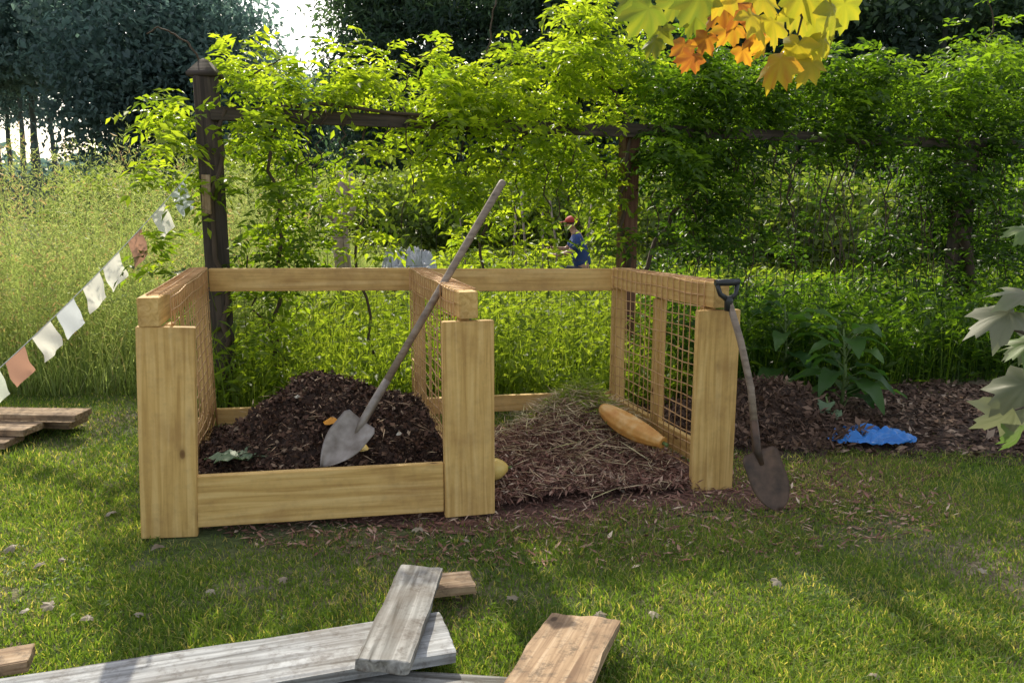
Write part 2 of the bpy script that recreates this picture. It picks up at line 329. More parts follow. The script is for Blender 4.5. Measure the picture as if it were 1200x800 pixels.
# ------------------------------------------------------------ heaps
def heap(name,label,poly,hf,mat,lit,n,size,inset=.07,asp=(.25,.9),lift=.03,flat_=.7):
    c=sum(poly,Vector())/len(poly); pol=[p+(c-p).normalized()*inset for p in poly]
    res=110; V=[];Fc=[]
    for j in range(res+1):
        for i in range(res+1):
            s=i/res;t_=j/res
            p=pol[0].lerp(pol[1],s).lerp(pol[3].lerp(pol[2],s),t_); V.append((p.x,p.y))
    V=np.array(V); z=hf(V[:,0],V[:,1]); z=z+.006*R.randn(len(z))
    b0=(np.arange(res)[:,None]*(res+1)+np.arange(res)[None,:]).ravel(); Fq=np.stack([b0,b0+1,b0+res+2,b0+res+1],1)
    o=npobj(name,np.column_stack([V,z]),Fq,mat,smooth=False); tag(o,label,'compost heap')
    s=R.rand(n);t_=R.rand(n); Pq=[np.array((p.x,p.y)) for p in pol]
    xy=((Pq[0]*(1-s[:,None])+Pq[1]*s[:,None])*(1-t_[:,None])+(Pq[3]*(1-s[:,None])+Pq[2]*s[:,None])*t_[:,None])
    V,Fc,A=scatter(n,xy[:,0],xy[:,1],hf,size,flat_,asp,lift)
    l=npobj('litter',V,Fc,lit,o,A); l['kind']='stuff'
    return o
def gs(x,y,cx,cy,sx,sy,h): return h*np.exp(-(((x-cx)/sx)**2+((y-cy)/sy)**2))
def clod(x,y,a): return a*(np.abs(sn(x,y,9,1))**.6-.5)+a*.6*(np.abs(sn(x,y,21,2))**.6-.5)
hl=lambda x,y: .08+gs(x,y,-1.02,4.22,.46,.50,.38)+gs(x,y,-.85,3.85,.6,.4,.09)+gs(x,y,-.5,4.35,.35,.5,.10)+.04*sn(x,y,5)+clod(x,y,.06)
hr=lambda x,y: .0+gs(x,y,.38,4.46,.33,.30,.27)+gs(x,y,.20,4.1,.5,.36,.11)+.016*sn(x,y,6)+.012+clod(x,y,.022)
lh=heap('compost_heap','dark brown compost heap filling the left bay of the bin',[FL,FM,BM,BL],hl,M['soil'],M['litter'],34000,.022,asp=(.15,.9),lift=.025)
rh=heap('compost_heap','reddish leaf compost heap with straw in the open right bay',[FM+Vector((0,-.03,0)),FR+Vector((-.0,-.1,0)),BR,BM],hr,M['redsoil'],M['redlitter'],42000,.034,asp=(.05,.30),lift=.035,flat_=.5)
def strawset(n,cx,cy,sx,sy,hf,par,cond,long=.12,lo=0,hi=1,lift=.05):
    x=cx+R.randn(n)*sx; y=cy+R.randn(n)*sy; k=cond(x,y); x=x[k];y=y[k];n=len(x)
    Pn=np.stack([x,y,hf(x,y)+R.rand(n)*lift+.02],1); a=R.rand(n)*2*np.pi; D=np.stack([np.cos(a),np.sin(a),R.randn(n)*.2],1)
    V,Fc,A=leafquads(Pn,D,nrm(np.stack([R.randn(n)*.4,R.randn(n)*.4,np.ones(n)],1)),.03+R.rand(n)*long,.0025+R.rand(n)*.0035,lo+(hi-lo)*R.rand(n),.015)
    s_=npobj('straw',V,Fc,M['straw'],par,A); s_['kind']='stuff'
inR=lambda x,y:(x>-.4)&(x<.80)&(y<4.85)&(y>3.65)
strawset(3000,.42,4.48,.20,.16,hr,rh,inR,.12,.3,1,.08); strawset(1500,.3,4.15,.35,.28,hr,rh,inR,.14,0,.9,.04)
strawset(60,.45,4.3,.3,.25,hr,rh,inR,.36,.6,1,.09)
n=2400; x=.42+R.randn(n)*.15; y=4.54+R.randn(n)*.12; k=inR(x,y); x=x[k];y=y[k];n=len(x); a=R.rand(n)*6.28
zz=hr(x,y)+.03+.11*R.rand(n)*np.exp(-(((x-.42)/.22)**2))
V,Fc,A=leafquads(np.stack([x,y,zz],1),np.stack([np.cos(a),np.sin(a),.4*R.randn(n)],1),R.randn(n,3)+np.array([0,0,1.5]),.03+.05*R.rand(n),.010,.4+.6*R.rand(n),.03); l=npobj('green_trimmings',V,Fc,M['weeds'],rh,A); l['kind']='stuff'
strawset(300,-.8,3.9,.4,.35,hl,lh,lambda x,y:inpoly(x,y,[FL+Vector((.1,.1,0)),FM+Vector((-.1,.1,0)),BM+Vector((-.1,-.1,0)),BL+Vector((.1,-.1,0))]),.08,0,.6,.03)
hz=lambda x,y: gz(x,y)+gs(x,y,1.66,5.15,.40,.40,.27)+.03*sn(x,y,6)+.01
o=blobmesh('wood_chip_pile',1.66,5.15,.75,.7,hz,M['soil']); tag(o,'dark brown wood chip pile just right of the bin','wood chip pile')
n=9000; a=R.rand(n)*2*np.pi; r=np.sqrt(R.rand(n)); x=1.66+.74*r*np.cos(a); y=5.15+.68*r*np.sin(a)
V,Fc,A=scatter(n,x,y,hz,.045,.7,(.1,.5),.04); l=npobj('chips',V,Fc,M['chips'],o,A*.8); l['kind']='stuff'
# ------------------------------------------------------------ squash, gourd, peels
def lathe(name,p0,axis,prof,mat,n=20,ribs=0,amp=0,parent=None,bend=0):
    p0=Vector(p0);A_=Vector(axis).normalized(); a=A_.orthogonal().normalized(); b_=A_.cross(a); V=[];Fc=[]
    L_=prof[-1][0]
    for (h,r) in prof:
        q=h/L_; off=a*bend*math.sin(q*math.pi)
        for k in range(n):
            t_=2*math.pi*k/n; rr=r*(1+amp*math.cos(ribs*t_)); V.append(p0+A_*h+off+(a*math.cos(t_)+b_*math.sin(t_))*rr)
    m=len(prof)
    for i in range(m-1):
        for k in range(n): k2=(k+1)%n; Fc.append((i*n+k,i*n+k2,(i+1)*n+k2,(i+1)*n+k))
    Fc+= [tuple(range(n-1,-1,-1)),tuple((m-1)*n+k for k in range(n))]
    mb=MB(); mb.add(V,Fc); return mb.build(name,mat,parent)
M['squash']=noisemat('orange_squash_skin',[(.3,(.52,.20,.04)),(.5,(.64,.32,.08)),(.7,(.76,.50,.22))],scale=14,rough=.5,bump=.1)
M['gourd']=noisemat('yellow_gourd_skin',[(.3,(.66,.42,.08)),(.7,(.78,.60,.20))],scale=9,rough=.4,bump=.05)
p0=P(705,480,4.26); p1=P(777,521,3.96); ax_=(p1-p0); L_=ax_.length
p0=p0+Vector((0,0,.010)); p1=p1+Vector((0,0,.010))
prof=[(L_*q,.066*(.12+.88*math.sin(min(1,(q*1.02+.03))*math.pi*.93)**.5)*(1-.12*q)) for q in [0,.02,.06,.12,.2,.3,.4,.5,.6,.7,.8,.88,.94,.98,1]]
sq=thing('squash','long orange ribbed squash lying on the right compost heap','squash',p0)
lathe('flesh',p0,ax_,prof,M['squash'],40,10,.035,sq,.012)
lathe('stalk',p1-ax_.normalized()*.005,ax_,[(0,.011),(.02,.009),(.035,.011)],M['greenstem'],8,0,0,sq)
pg=P(581,551,3.80); gd=thing('gourd','small yellow gourd on the ground beside the middle front post','gourd',pg)
lathe('flesh',pg+Vector((-.055,0,-.0)),(1,.1,.12),[(0,.008),(.006,.028),(.02,.045),(.045,.056),(.07,.052),(.095,.036),(.11,.022),(.118,.008)],M['gourd'],20,0,0,gd)
lathe('stalk',pg+Vector((.06,.005,.012)),(1,.1,.3),[(0,.007),(.02,.005)],M['greenstem'],6,0,0,gd)
M['peel']=flat('orange_peel',(.72,.30,.02),.5); M['shell']=flat('pale_scrap',(.60,.55,.45),.6)
def scrap(name,label,cat_,p,r,mat,seed,dome=.5):
    mb=MB(); V=[];Fc=[];m=14
    for j in range(5):
        q=j/4
        for k in range(m):
            t_=2*math.pi*k/m; rad=r*q*(1+.25*math.sin(2*t_+seed)+.12*math.sin(5*t_))
            V.append((p.x+rad*math.cos(t_),p.y+rad*math.sin(t_),p.z+r*dome*(1-q*q)+.1*r*math.sin(3*t_+q*4)))
    for j in range(4):
        for k in range(m): k2=(k+1)%m; Fc.append((j*m+k,(j+1)*m+k,(j+1)*m+k2,j*m+k2))
    mb.add(V,Fc); return tag(mb.build(name,mat),label,cat_)
def onheap(u,v,hf,dz=.02):
    for i in range(400):
        Y=3.4+i*.004; p=P(u,v,Y)
        if p.z<=hf(np.array([p.x]),np.array([p.y]))[0]: break
    return p+Vector((0,0,dz))
scrap('fruit_peel','bright orange fruit peel on the dark compost left of the blade','fruit peel',onheap(389,503,hl,.035),.035,M['peel'],1,.7)
scrap('fruit_scrap','pale yellow fruit scrap at the right of the shovel blade','fruit scrap',onheap(425,538,hl,.055),.040,M['gourd'],4,.6)
scrap('food_scrap','small pale food scrap high on the left compost heap','food scrap',onheap(350,472,hl,.03),.020,M['shell'],2,.6)
scrap('food_scrap','small pale food scrap low at the right of the left heap','food scrap',onheap(468,515,hl,.03),.018,M['shell'],5,.6)
def stripleaf(mb_,p,d,up,L_,w,arch,seg=7,fold=.15):
    p=Vector(p); d=Vector(d).normalized(); W=d.cross(up).normalized(); nn=W.cross(d); V=[]; Fc=[]
    for i in range(seg+1):
        q=i/seg; c=p+d*L_*q+Vector((0,0,-arch*L_*q*q)); ww=w*math.sin(math.pi*min(1,(q*.93+.06))**.8)**.9*.5+.002
        wob=.1*w*math.sin(q*15)
        V+=[c-W*ww+nn*(fold*ww*1.0+wob),c,c+W*ww+nn*(fold*ww-wob)]
    for i in range(seg):
        a=i*3; Fc+=[(a,a+1,a+4,a+3),(a+1,a+2,a+5,a+4)]
    mb_.add(V,Fc)
def withvar(o,val=None,vals=None):
    me=o.data; a=me.attributes.new('var','FLOAT','POINT')
    arr=np.full(len(me.vertices),val if val is not None else .5,dtype=np.float32) if vals is None else np.asarray(vals,dtype=np.float32)
    a.data.foreach_set('value',arr); return o
cl=onheap(285,545,hl,.03); mb=MB()
for k,a in enumerate((2.6,3.3,.3,1.2,4.4,.9)): stripleaf(mb,cl,(math.cos(a),math.sin(a)*.6,.35),UP,.16+.03*(k%3),.10,.3)
M['cabbage']=leafmat('cabbage_leaves',[(0,(.15,.23,.13)),(1,(.28,.36,.22))],(1,1.2,.8),.3)
tag(withvar(mb.build('cabbage_leaves',M['cabbage'])),'blue green cabbage leaves and stalks at front of left heap','cabbage leaves')
# ------------------------------------------------------------ shovels
def blade(p,d,nrm_,Wd,Ln,mat,parent,pointy=.5,dish=.03,name='blade',sh0=.45,pw=.7):
    d=Vector(d).normalized(); nn=Vector(nrm_); nn=(nn-d*nn.dot(d)).normalized(); s=d.cross(nn); V=[];Fc=[];I_=14;J_=10
    for side in (0,1):
        for i in range(I_+1):
            t_=i/I_; ww=Wd/2*(1 if t_<sh0 else max(.04,(1-((t_-sh0)/(1-sh0))**(1.6+pointy))**pw))
            if t_<.06: ww*=.82+t_*3
            for j in range(J_+1):
                q=j/J_*2-1; z=dish*(q*q)*(1-.3*t_)+dish*.5*t_*t_*1.4+(.0025 if side else 0)
                V.append(Vector(p)+d*Ln*t_+s*ww*q+nn*z)
    m=(I_+1)*(J_+1)
    for i in range(I_):
        for j in range(J_):
            a=i*(J_+1)+j; Fc.append((a,a+1,a+J_+2,a+J_+1)); Fc.append((m+a,m+a+J_+1,m+a+J_+2,m+a+1))
    ed=[j for j in range(J_+1)]+[(i)*(J_+1)+J_ for i in range(1,I_+1)]+[I_*(J_+1)+j for j in range(J_-1,-1,-1)]+[i*(J_+1) for i in range(I_-1,0,-1)]
    for k in range(len(ed)): a=ed[k];c=ed[(k+1)%len(ed)]; Fc.append((a,m+a,m+c,c))
    mb=MB(); mb.add(V,Fc); return mb.build(name,mat,parent)
tip=Vector((-.826,3.56,.215)); top=Vector((-.044,4.19,1.549)); dd=(tip-top).normalized()
sh=thing('shovel','long wooden handled round point shovel stuck in the left heap','shovel',tip)
bl0=tip-dd*.27
blade(bl0,dd+Vector((-.22,-.1,0)),(-.05,-.9,.5),.185,.285,M['steel'],sh,.1,.03,'blade',.38,.85)
mb=MB(); mb.tube([bl0+dd*.08,bl0,bl0-dd*.10,bl0-dd*.22],[.010,.020,.021,.019],10); mb.build('socket',M['steel'],sh)
mb=MB(); mb.tube([bl0-dd*.20,bl0-dd*.7,top+dd*.05,top+dd*.01,top],[.018,.0185,.0195,.019,.012],12); mb.build('handle',M['handle'],sh)
s0=G(912,600,.0); s0=Vector((s0.x,s0.y,.01)); g=P(852,331,3.80)
nb=P(887,528,3.68); dS=(s0-nb).normalized()
sp=thing('spade','dark spade with black D grip leaning against the right front post','spade',s0)
blade(nb-dS*.0,dS,(.15,-1,.1),.185,(s0-nb).length,M['darksteel'],sp,.9,.018)
nk=P(854,352,3.80); m1=P(868,400,3.77); m2=P(880,455,3.72)
mb=MB(); mb.tube([nb+dS*.07,nb,nb.lerp(m2,.5)],[.012,.021,.019],10); mb.build('socket',M['darksteel'],sp)
mb=MB(); mb.tube([nb.lerp(m2,.3),m2,m1,nk],[.018,.017,.017,.016],10); mb.build('handle',M['handle'],sp)
gx=Vector((.052,0.01,0)); top_=Vector((g.x,g.y,g.z))
mb=MB(); mb.tube([nk+Vector((0,0,-.05)),nk,nk+(top_-nk)*.25],[.019,.021,.017],10)
for s in (-1,1): mb.tube([nk,nk+gx*s*.75+(top_-nk)*.35,top_+gx*s],[.015,.012,.012],8)
mb.tube([top_-gx*1.15,top_,top_+gx*1.15],[.015,.017,.015],10); mb.build('grip',M['black'],sp)
# ------------------------------------------------------------ loose boards
def plank(label,a,b_,w,t_,mat,up=UP,name='plank',group=None,rough=.010):
    a=Vector(a);b_=Vector(b_); X=(b_-a).normalized(); sidev=X.cross(Vector(up)).normalized()
    o=board(name,a,b_,sidev,w,t_,mat,bev=.003,rough=rough); tag(o,label,'plank',group); return o
plank('long weathered grey plank lying on the grass at the bottom left',(-2.35,1.72,.072),(-.205,2.372,.080),.255,.040,M['grey'],rough=.012)
plank('short grey split plank laid across the end of the long plank',(-.335,2.77,.110),(-.366,2.08,.152),.155,.038,M['grey2'],Vector((.05,0,1)),rough=.03)
plank('small brown offcut plank under the far end of the short grey plank',(-.36,2.74,.055),(-.145,2.80,.05),.12,.034,M['oldtan'],Vector((0,-.05,1)),rough=.03)
plank('tan weathered plank tilted up at the bottom centre',(.243,2.455,.085),(.03,1.82,.15),.235,.036,M['oldtan'],Vector((-.05,.08,1)),rough=.03)
plank('dark grey plank lying lowest beneath the long plank',(-.75,2.20,.028),(.12,2.10,.028),.17,.036,M['grey2'])
e=G(14,779,.06); plank('brown plank end at the lower left edge of the lawn',(e.x+.05,e.y+.02,.075),(e.x-.7,e.y-.25,.06),.11,.038,M['oldtan'])
plank('top tan plank of the stack at the left edge',(-2.66,4.84,.140),(-4.5,4.96,.140),.18,.040,M['oldtan'])
plank('lower tan plank of the stack at the left edge',(-2.94,4.58,.05),(-4.5,4.55,.05),.20,.040,M['oldtan'])
plank('middle tan plank of the stack at the left edge',(-2.88,4.68,.095),(-4.5,4.80,.095),.19,.040,M['oldtan'])
plank('rear tan plank of the stack holding up the top plank',(-2.76,4.96,.06),(-4.5,5.12,.06),.20,.040,M['oldtan'])
# ------------------------------------------------------------ lawn grass
def lawnmask(x,y):
    d=np.ones(len(x)); 
    ins=inpoly(x,y,[FL+Vector((-.1,-.05,0)),FR+Vector((.12,-.1,0)),BR+Vector((.1,.1,0)),BL+Vector((-.05,.1,0))]); d[ins]=0
    dist=(y-(3.35+(x+1.5)*.23))
    lim=np.where(x<-.3,.34,.50)
    ap=(x>-1.55)&(x<1.4)&(dist>-lim)&(dist<0); d[ap]*=np.clip(-dist[ap]/lim[ap]-.15+.4*sn(x[ap],y[ap],4,1),0.05,1)
    mul=(((x-3.0)/2.2)**2+((y-5.35)/.92)**2)<1; d[mul]*=.03
    mul=(((x-1.66)/.7)**2+((y-5.15)/.62)**2)<1; d[mul]*=.0
    return d
n=340000; y=2.0+ (R.rand(n)**1.25)*4.2; x=(R.rand(n)*2-1)*(y*.70+.25)
dn=sn(x,y,1.6,.3)*.5+.5+.35*sn(x,y,5,2); k=R.rand(n)<np.clip(.32+.9*dn,.08,1)*lawnmask(x,y)
x=x[k];y=y[k];n=len(x)
hh=(.018+.028*R.rand(n)**1.5)*(1+.5*np.clip(sn(x,y,1.1,1.7),-0.6,1))*(1+.2*sn(x,y,7,3))
va=np.clip(.48+.2*sn(x,y,1.3,5)+.2*R.randn(n),0,1); dry=R.rand(n)<.12+.12*(sn(x,y,2.1,8)>.5); va[dry]=1
V,Fc,A=blades(np.stack([x,y,gz(x,y)],1),np.clip(hh,.012,.08),.003+.0025*R.rand(n),1.5,va)
tag(npobj('lawn_grass',V,Fc,M['lawn'],var=A),'green lawn grass with dry patches in front of the bin','grass',kind='stuff')
n=6000; y=2.1+R.rand(n)*3; x=(R.rand(n)*2-1)*(y*.7); k=(R.rand(n)<lawnmask(x,y))&(sn(x,y,2.2,4)>.2); x=x[k];y=y[k];n=len(x)
Pn=np.stack([x,y,gz(x,y)+.012+.02*R.rand(n)],1); a=R.rand(n)*2*np.pi
V,Fc,A=leafquads(Pn,np.stack([np.cos(a),np.sin(a),.1*R.randn(n)],1),np.stack([.3*R.randn(n),.3*R.randn(n),np.ones(n)],1),.015+.012*R.rand(n),.012,.2+.4*R.rand(n))
tag(npobj('clover',V,Fc,M['lawn'],var=A),'small broad clover leaves among the lawn grass','clover',kind='stuff')
MAP=[(0,1.0),(8,.80),(14,.83),(22,.60),(36,.76),(44,.93),(51,.76),(60,.74),(72,.52),(88,.60),(100,.68),(112,.52),(130,.42),(158,.30),(180,.12)]
outl=[(a,r) for a,r in MAP]+[(360-a,r) for a,r in MAP[-2:0:-1]]
def mapleaf(mb_,p,d,nn,s,curl=.25):
    d=Vector(d).normalized(); nn=Vector(nn); nn=(nn-d*nn.dot(d)).normalized(); w=d.cross(nn); V=[Vector(p)]; m=len(outl); ph=random.random()*6
    for f_ in (.5,1):
        for a,r in outl:
            a=math.radians(a); rr=r*f_*(1+.08*math.sin(a*3+ph)); ripple=.07*math.sin(a*5+ph)*f_
            V.append(Vector(p)+(d*math.cos(a)+w*math.sin(a))*rr*s+nn*s*(-curl*rr*rr+ripple))
    Fc=[(0,1+k,1+(k+1)%m) for k in range(m)]+[(1+k,1+m+k,1+m+(k+1)%m,1+(k+1)%m) for k in range(m)]
    mb_.add(V,Fc); return len(V)
spots=[(45,662),(70,655),(30,715),(60,708),(160,718),(105,722),(333,676),(247,690),(490,618),(545,632),(700,718),(765,716),(912,680),(1150,668),(1025,790),(15,640),(185,640),(600,700),(130,600),(470,705)]
for i,(u,v) in enumerate(spots):
    p=G(u,v,.025); mb=MB(); a=random.random()*6.28; mapleaf(mb,p,(math.cos(a),math.sin(a),.15),(random.uniform(-.4,.4),-.3,1),random.uniform(.022,.042),random.uniform(.2,.9))
    tag(withvar(mb.build('fallen_leaf',M['dead']),random.random()),'small curled dry leaf fallen on the lawn','leaf','dry leaves fallen on the lawn')
# ------------------------------------------------------------ meadow (left)
n=30000; y=5.9+R.rand(n)**1.2*9; x=-1.9-R.rand(n)**.9*(y*.75-.6); k=(x<-2.0)|(y>6.4); x=x[k];y=y[k]
hm=(.25+R.rand(len(x))*.6)*np.clip((y-5.6)/.9,.35,1.15)*(1+.3*sn(x,y,1.2,1))
V1=blades(np.stack([x,y,0*x],1),hm,.006+.005*R.rand(len(x)),.8,np.clip(.5+.25*R.randn(len(x))+.15*sn(x,y,1,2),0,.92))
ns=900; ys=6.0+R.rand(ns)**1.1*6; xs=-2.1-R.rand(ns)*(ys*.72-1.2); hs=.75+R.rand(ns)**1.2*1.45; parts=[V1]
parts.append(blades(np.stack([xs,ys,0*xs],1),hs,.010,.12,np.full(ns,.45)))
m=120; Pk=[];
for i in range(ns):
    t_=.3+.7*R.rand(m); rad=(.14+.12*(i%3)/2)*(1.15-t_)*2*R.rand(m)**.6; a=R.rand(m)*6.28; lx,ly=.16*math.sin(i*2.1),.16*math.cos(i*1.3)
    Pk.append(np.stack([xs[i]+rad*np.cos(a)+lx*t_,ys[i]+rad*np.sin(a)+ly*t_,hs[i]*t_*.95+.02*R.randn(m)],1))
Pk=np.concatenate(Pk); nn_=len(Pk); a=R.rand(nn_)*6.28
tint=np.repeat(np.where(R.rand(ns)<.09,1.0,.45+.45*R.rand(ns)),m)
parts.append(leafquads(Pk,np.stack([np.cos(a),np.sin(a),.7+.5*R.randn(nn_)],1),R.randn(nn_,3),.03+.035*R.rand(nn_),.008,tint+.08*R.randn(nn_)))
V,Fc,A=cat(parts)
tag(npobj('meadow_grass',V,Fc,M['meadow'],var=A),'tall feathery light green meadow growth left of the trellis','meadow grass',kind='stuff')
# ------------------------------------------------------------ garden weeds under and behind the trellis
def weedcloud(n,fx_,fy_,hf,ls,mat,name,label,bl=.35):
    x,y=fx_,fy_; n=len(x); h=hf(x,y)
    z=h*R.rand(n)**.8; a=R.rand(n)*6.28; Pn=np.stack([x,y,z],1)
    D=np.stack([np.cos(a),np.sin(a),.4+.5*R.randn(n)],1)
    p1=leafquads(Pn,D,np.stack([.5*R.randn(n),.5*R.randn(n),np.ones(n)],1),ls*(.5+R.rand(n)),ls*.35*(.5+R.rand(n)),np.clip(.5+.3*sn(x,y,2.5,1)+.2*R.randn(n),0,1))
    m_=int(n*bl); p2=blades(np.stack([x[:m_],y[:m_],0*x[:m_]],1),h[:m_]*(.7+.6*R.rand(m_)),.007,.5,np.clip(.55+.25*R.randn(m_),0,1))
    V,Fc,A=cat([p1,p2]); return tag(npobj(name,V,Fc,mat,var=A),label,'weeds',kind='stuff')
n=20000; x=-2.3+R.rand(n)*3.6; y=5.15+.25*(x+2.3)*.5+R.rand(n)**1.1*3.4
lowwin=lambda x,y: np.where((x>.2)&(x<1.3),.8,1.0)
weedcloud(n,x,y,lambda x,y:(.12+.22*(sn(x,y,2,1)*.5+.5)+.6*R.rand(len(x))**3)*lowwin(x,y),.09,M['weeds'],'garden_weeds','sunlit yellow green weeds growing behind the bin',.5)
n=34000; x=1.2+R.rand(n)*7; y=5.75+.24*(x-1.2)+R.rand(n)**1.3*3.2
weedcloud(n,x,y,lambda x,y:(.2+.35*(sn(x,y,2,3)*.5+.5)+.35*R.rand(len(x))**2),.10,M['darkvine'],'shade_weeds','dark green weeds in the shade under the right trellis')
n=42000; x=-4+R.rand(n)*16; y=9+R.rand(n)*16; 
weedcloud(n,x,y,lambda x,y:(.22+.35*(sn(x,y,1.1,3)*.5+.5)),.15,M['weeds'],'garden_plants','green vegetable garden growth beyond the trellis',.5)
n=26000; x=-55+R.rand(n)*120; y=58+R.rand(n)*8; z=R.rand(n)*(np.where(x<-19,4.6,5.6)+1.3*sn(x,x*.3,.35)); D=R.randn(n,3)
V,Fc,A=leafquads(np.stack([x,y,z],1),D,R.randn(n,3),.8+.5*R.rand(n),.5,np.clip(.6+.3*sn(x,z,.5)+.1*R.randn(n),0,1))
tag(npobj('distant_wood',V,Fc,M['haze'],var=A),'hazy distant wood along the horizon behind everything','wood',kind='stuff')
# ------------------------------------------------------------ trellis
def FY(x): return 6.44+.41*x
tr=thing('trellis','dark wooden garden trellis with wire fencing smothered in vines','trellis',(-2.05,FY(-2.05),0))
def pst(x,w,h,mat,lbl=None): return board('post',(x,FY(x),-.05),(x,FY(x),h),(1,.4,0),w,w,mat,tr,.006,lbl)
pst(-2.05,.16,2.26,M['darkwood']); pst(.97,.13,2.05,M['redwood'],'reddish brown trellis post'); pst(4.6,.16,2.05,M['darkwood']); pst(8.2,.14,2.05,M['darkwood'])
lathe('post_cap',(-2.05,FY(-2.05),2.26),UP,[(0,.13),(.02,.135),(.035,.12),(.11,.035),(.12,.012)],M['darkwood'],4,0,0,tr)
for (a,b_) in ((-2.0,1.0),(.9,4.65),(4.55,8.6)):
    board('beam',(a,FY(a)-.11,2.02),(b_,FY(b_)-.11,2.0),UP,.09,.05,M['darkwood'],tr)
mb=MB()
for k in range(72):
    x=1.05+k*.1; mb.tube([(x,FY(x)+.01,.03),(x+.01*math.sin(k),FY(x)+.02,1.0),(x,FY(x)+.01,1.94)],.0030,4)
for k in range(19):
    mb.tube([(x,FY(x)+.01,.08+k*.1+.012*math.sin(x*2+k)) for x in np.linspace(1.03,8.1,18)],.0030,4)
mb.build('wire_fencing',M['fwire'],tr)
mb=MB()
for k in range(26):
    x=-1.9+k*.11; mb.tube([(x,FY(x)+.01,.03),(x,FY(x)+.01,1.3)],.0020,4)
for k in range(12):
    mb.tube([(x,FY(x)+.01,.08+k*.11) for x in (-1.98,-.5,.9)],.0020,4)
mb.build('wire_fencing',M['fwire'],tr)
ph=P(241,228,FY(-2.05)-.12); board_=board('plank',ph-Vector((0,0,.13)),ph+Vector((.01,0,.13)),(1,0,0),.06,.02,M['oldtan']); tag(board_,'short pale board nailed upright on the left trellis post','board')
# ------------------------------------------------------------ vines
def pinnate(Pn,A0,L_,ls,var,pairs=5,droop=.35):
    n=len(Pn); A0=nrm(A0); S=nrm(np.cross(A0,np.array([[0,0,1.0]])+.25*R.randn(n,3))); U=np.cross(S,A0); out=[]
    for j in range(pairs+1):
        t_=(j+1)/(pairs+1)
        base=Pn+A0*(L_*t_)[:,None]; base[:,2]-=droop*L_*t_*t_
        AA=A0.copy(); AA[:,2]-=2*droop*t_; AA=nrm(AA)
        for sg in ((-1,1) if j<pairs else (0,)):
            D=S*sg*.85+AA*(.45 if sg else 1)+.16*R.randn(n,3); D[:,2]-=.15
            Nn=U+.35*R.randn(n,3)
            l=ls*(.7+.6*R.rand(n)); out.append(leafquads(base,D,Nn,l,l*.42,np.clip(var+.08*R.randn(n),0,1)))
    return cat(out)
def vine(label,clumps,mat,stems,base,dens=1.0,ls=.074):
    o=thing('climbing_vine',label,'vine',base); PP=[];VR=[]
    for (u,v,ru,rv,cnt,off,br) in clumps:
        cnt=int(cnt*dens); ks=max(4,int(cnt/10)); sx=R.randn(ks)*.6; sy=R.randn(ks)*.6; so_=R.randn(ks)*.26
        for i in range(cnt):
            j=R.randint(ks); PP.append(tuple(PF(u+ru*(sx[j])+R.randn()*8,v+rv*(sy[j])+R.randn()*8,off+so_[j]+.07*R.randn())))
        VR+=list(np.clip(br+.18*R.randn(cnt),0,1))
    PP=np.array(PP);n=len(PP);a=R.rand(n)*6.28
    A0=np.stack([np.cos(a),np.sin(a)-.25,.15+.5*R.randn(n)],1)
    V,Fc,A=pinnate(PP,A0,.16+.14*R.rand(n),ls,np.array(VR),4)
    npobj('foliage',V,Fc,mat,o,A)
    mb=MB()
    for st in stems:
        pts=[PF(u,v,off) for (u,v,off) in st['p']]; pp=[]
        for i in range(len(pts)-1):
            for q in range(5):
                p=pts[i].lerp(pts[i+1],q/5); w_=st.get('w',.03); pp.append(p+Vector((math.sin(i*5+q*1.7)*w_,math.cos(i*3+q*2.1)*w_,0)))
        pp.append(pts[-1]); r0,r1=st['r']; mb.tube(pp,[r0+(r1-r0)*i/(len(pp)-1) for i in range(len(pp))],6)
    mb.build('stem',M['stem'],o)
    return o
def hang(u0,u1,n,v0,v1,off=0):
    out=[]
    for i in range(n):
        u=u0+(u1-u0)*(i+random.random()*.8)/n; va=v0+random.uniform(-20,20); vb=v1+random.uniform(-50,30)
        out.append(dict(p=[(u,va,off-.15),(u+random.uniform(-14,14),(va+vb)/2,off-.15),(u+random.uniform(-14,14),vb,off-.12)],r=(.007,.004)))
    return out
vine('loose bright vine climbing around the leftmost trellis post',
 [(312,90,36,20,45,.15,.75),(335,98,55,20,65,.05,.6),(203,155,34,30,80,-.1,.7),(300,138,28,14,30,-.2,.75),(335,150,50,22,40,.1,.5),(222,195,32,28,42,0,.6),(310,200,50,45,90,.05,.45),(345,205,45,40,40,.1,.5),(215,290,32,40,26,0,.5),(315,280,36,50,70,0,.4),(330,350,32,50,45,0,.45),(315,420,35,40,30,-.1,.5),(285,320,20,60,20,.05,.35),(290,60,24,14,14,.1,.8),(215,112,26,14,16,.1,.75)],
 M['vine'],[dict(p=[(262,470,-.1),(268,380,-.1),(250,250,-.13),(262,130,-.1),(240,85,0)],r=(.022,.012)),dict(p=[(330,465,0),(322,380,0),(332,280,0),(315,180,0),(330,120,0)],r=(.02,.009)),dict(p=[(335,430,0),(300,360,0),(290,300,0)],r=(.01,.005)),dict(p=[(250,100,0),(225,55,0),(205,40,0),(185,32,0),(172,40,0)],r=(.008,.004),w=.01),dict(p=[(290,90,0),(330,70,0),(325,45,0)],r=(.007,.002),w=.01)],(-1.9,5.6,0),.8)
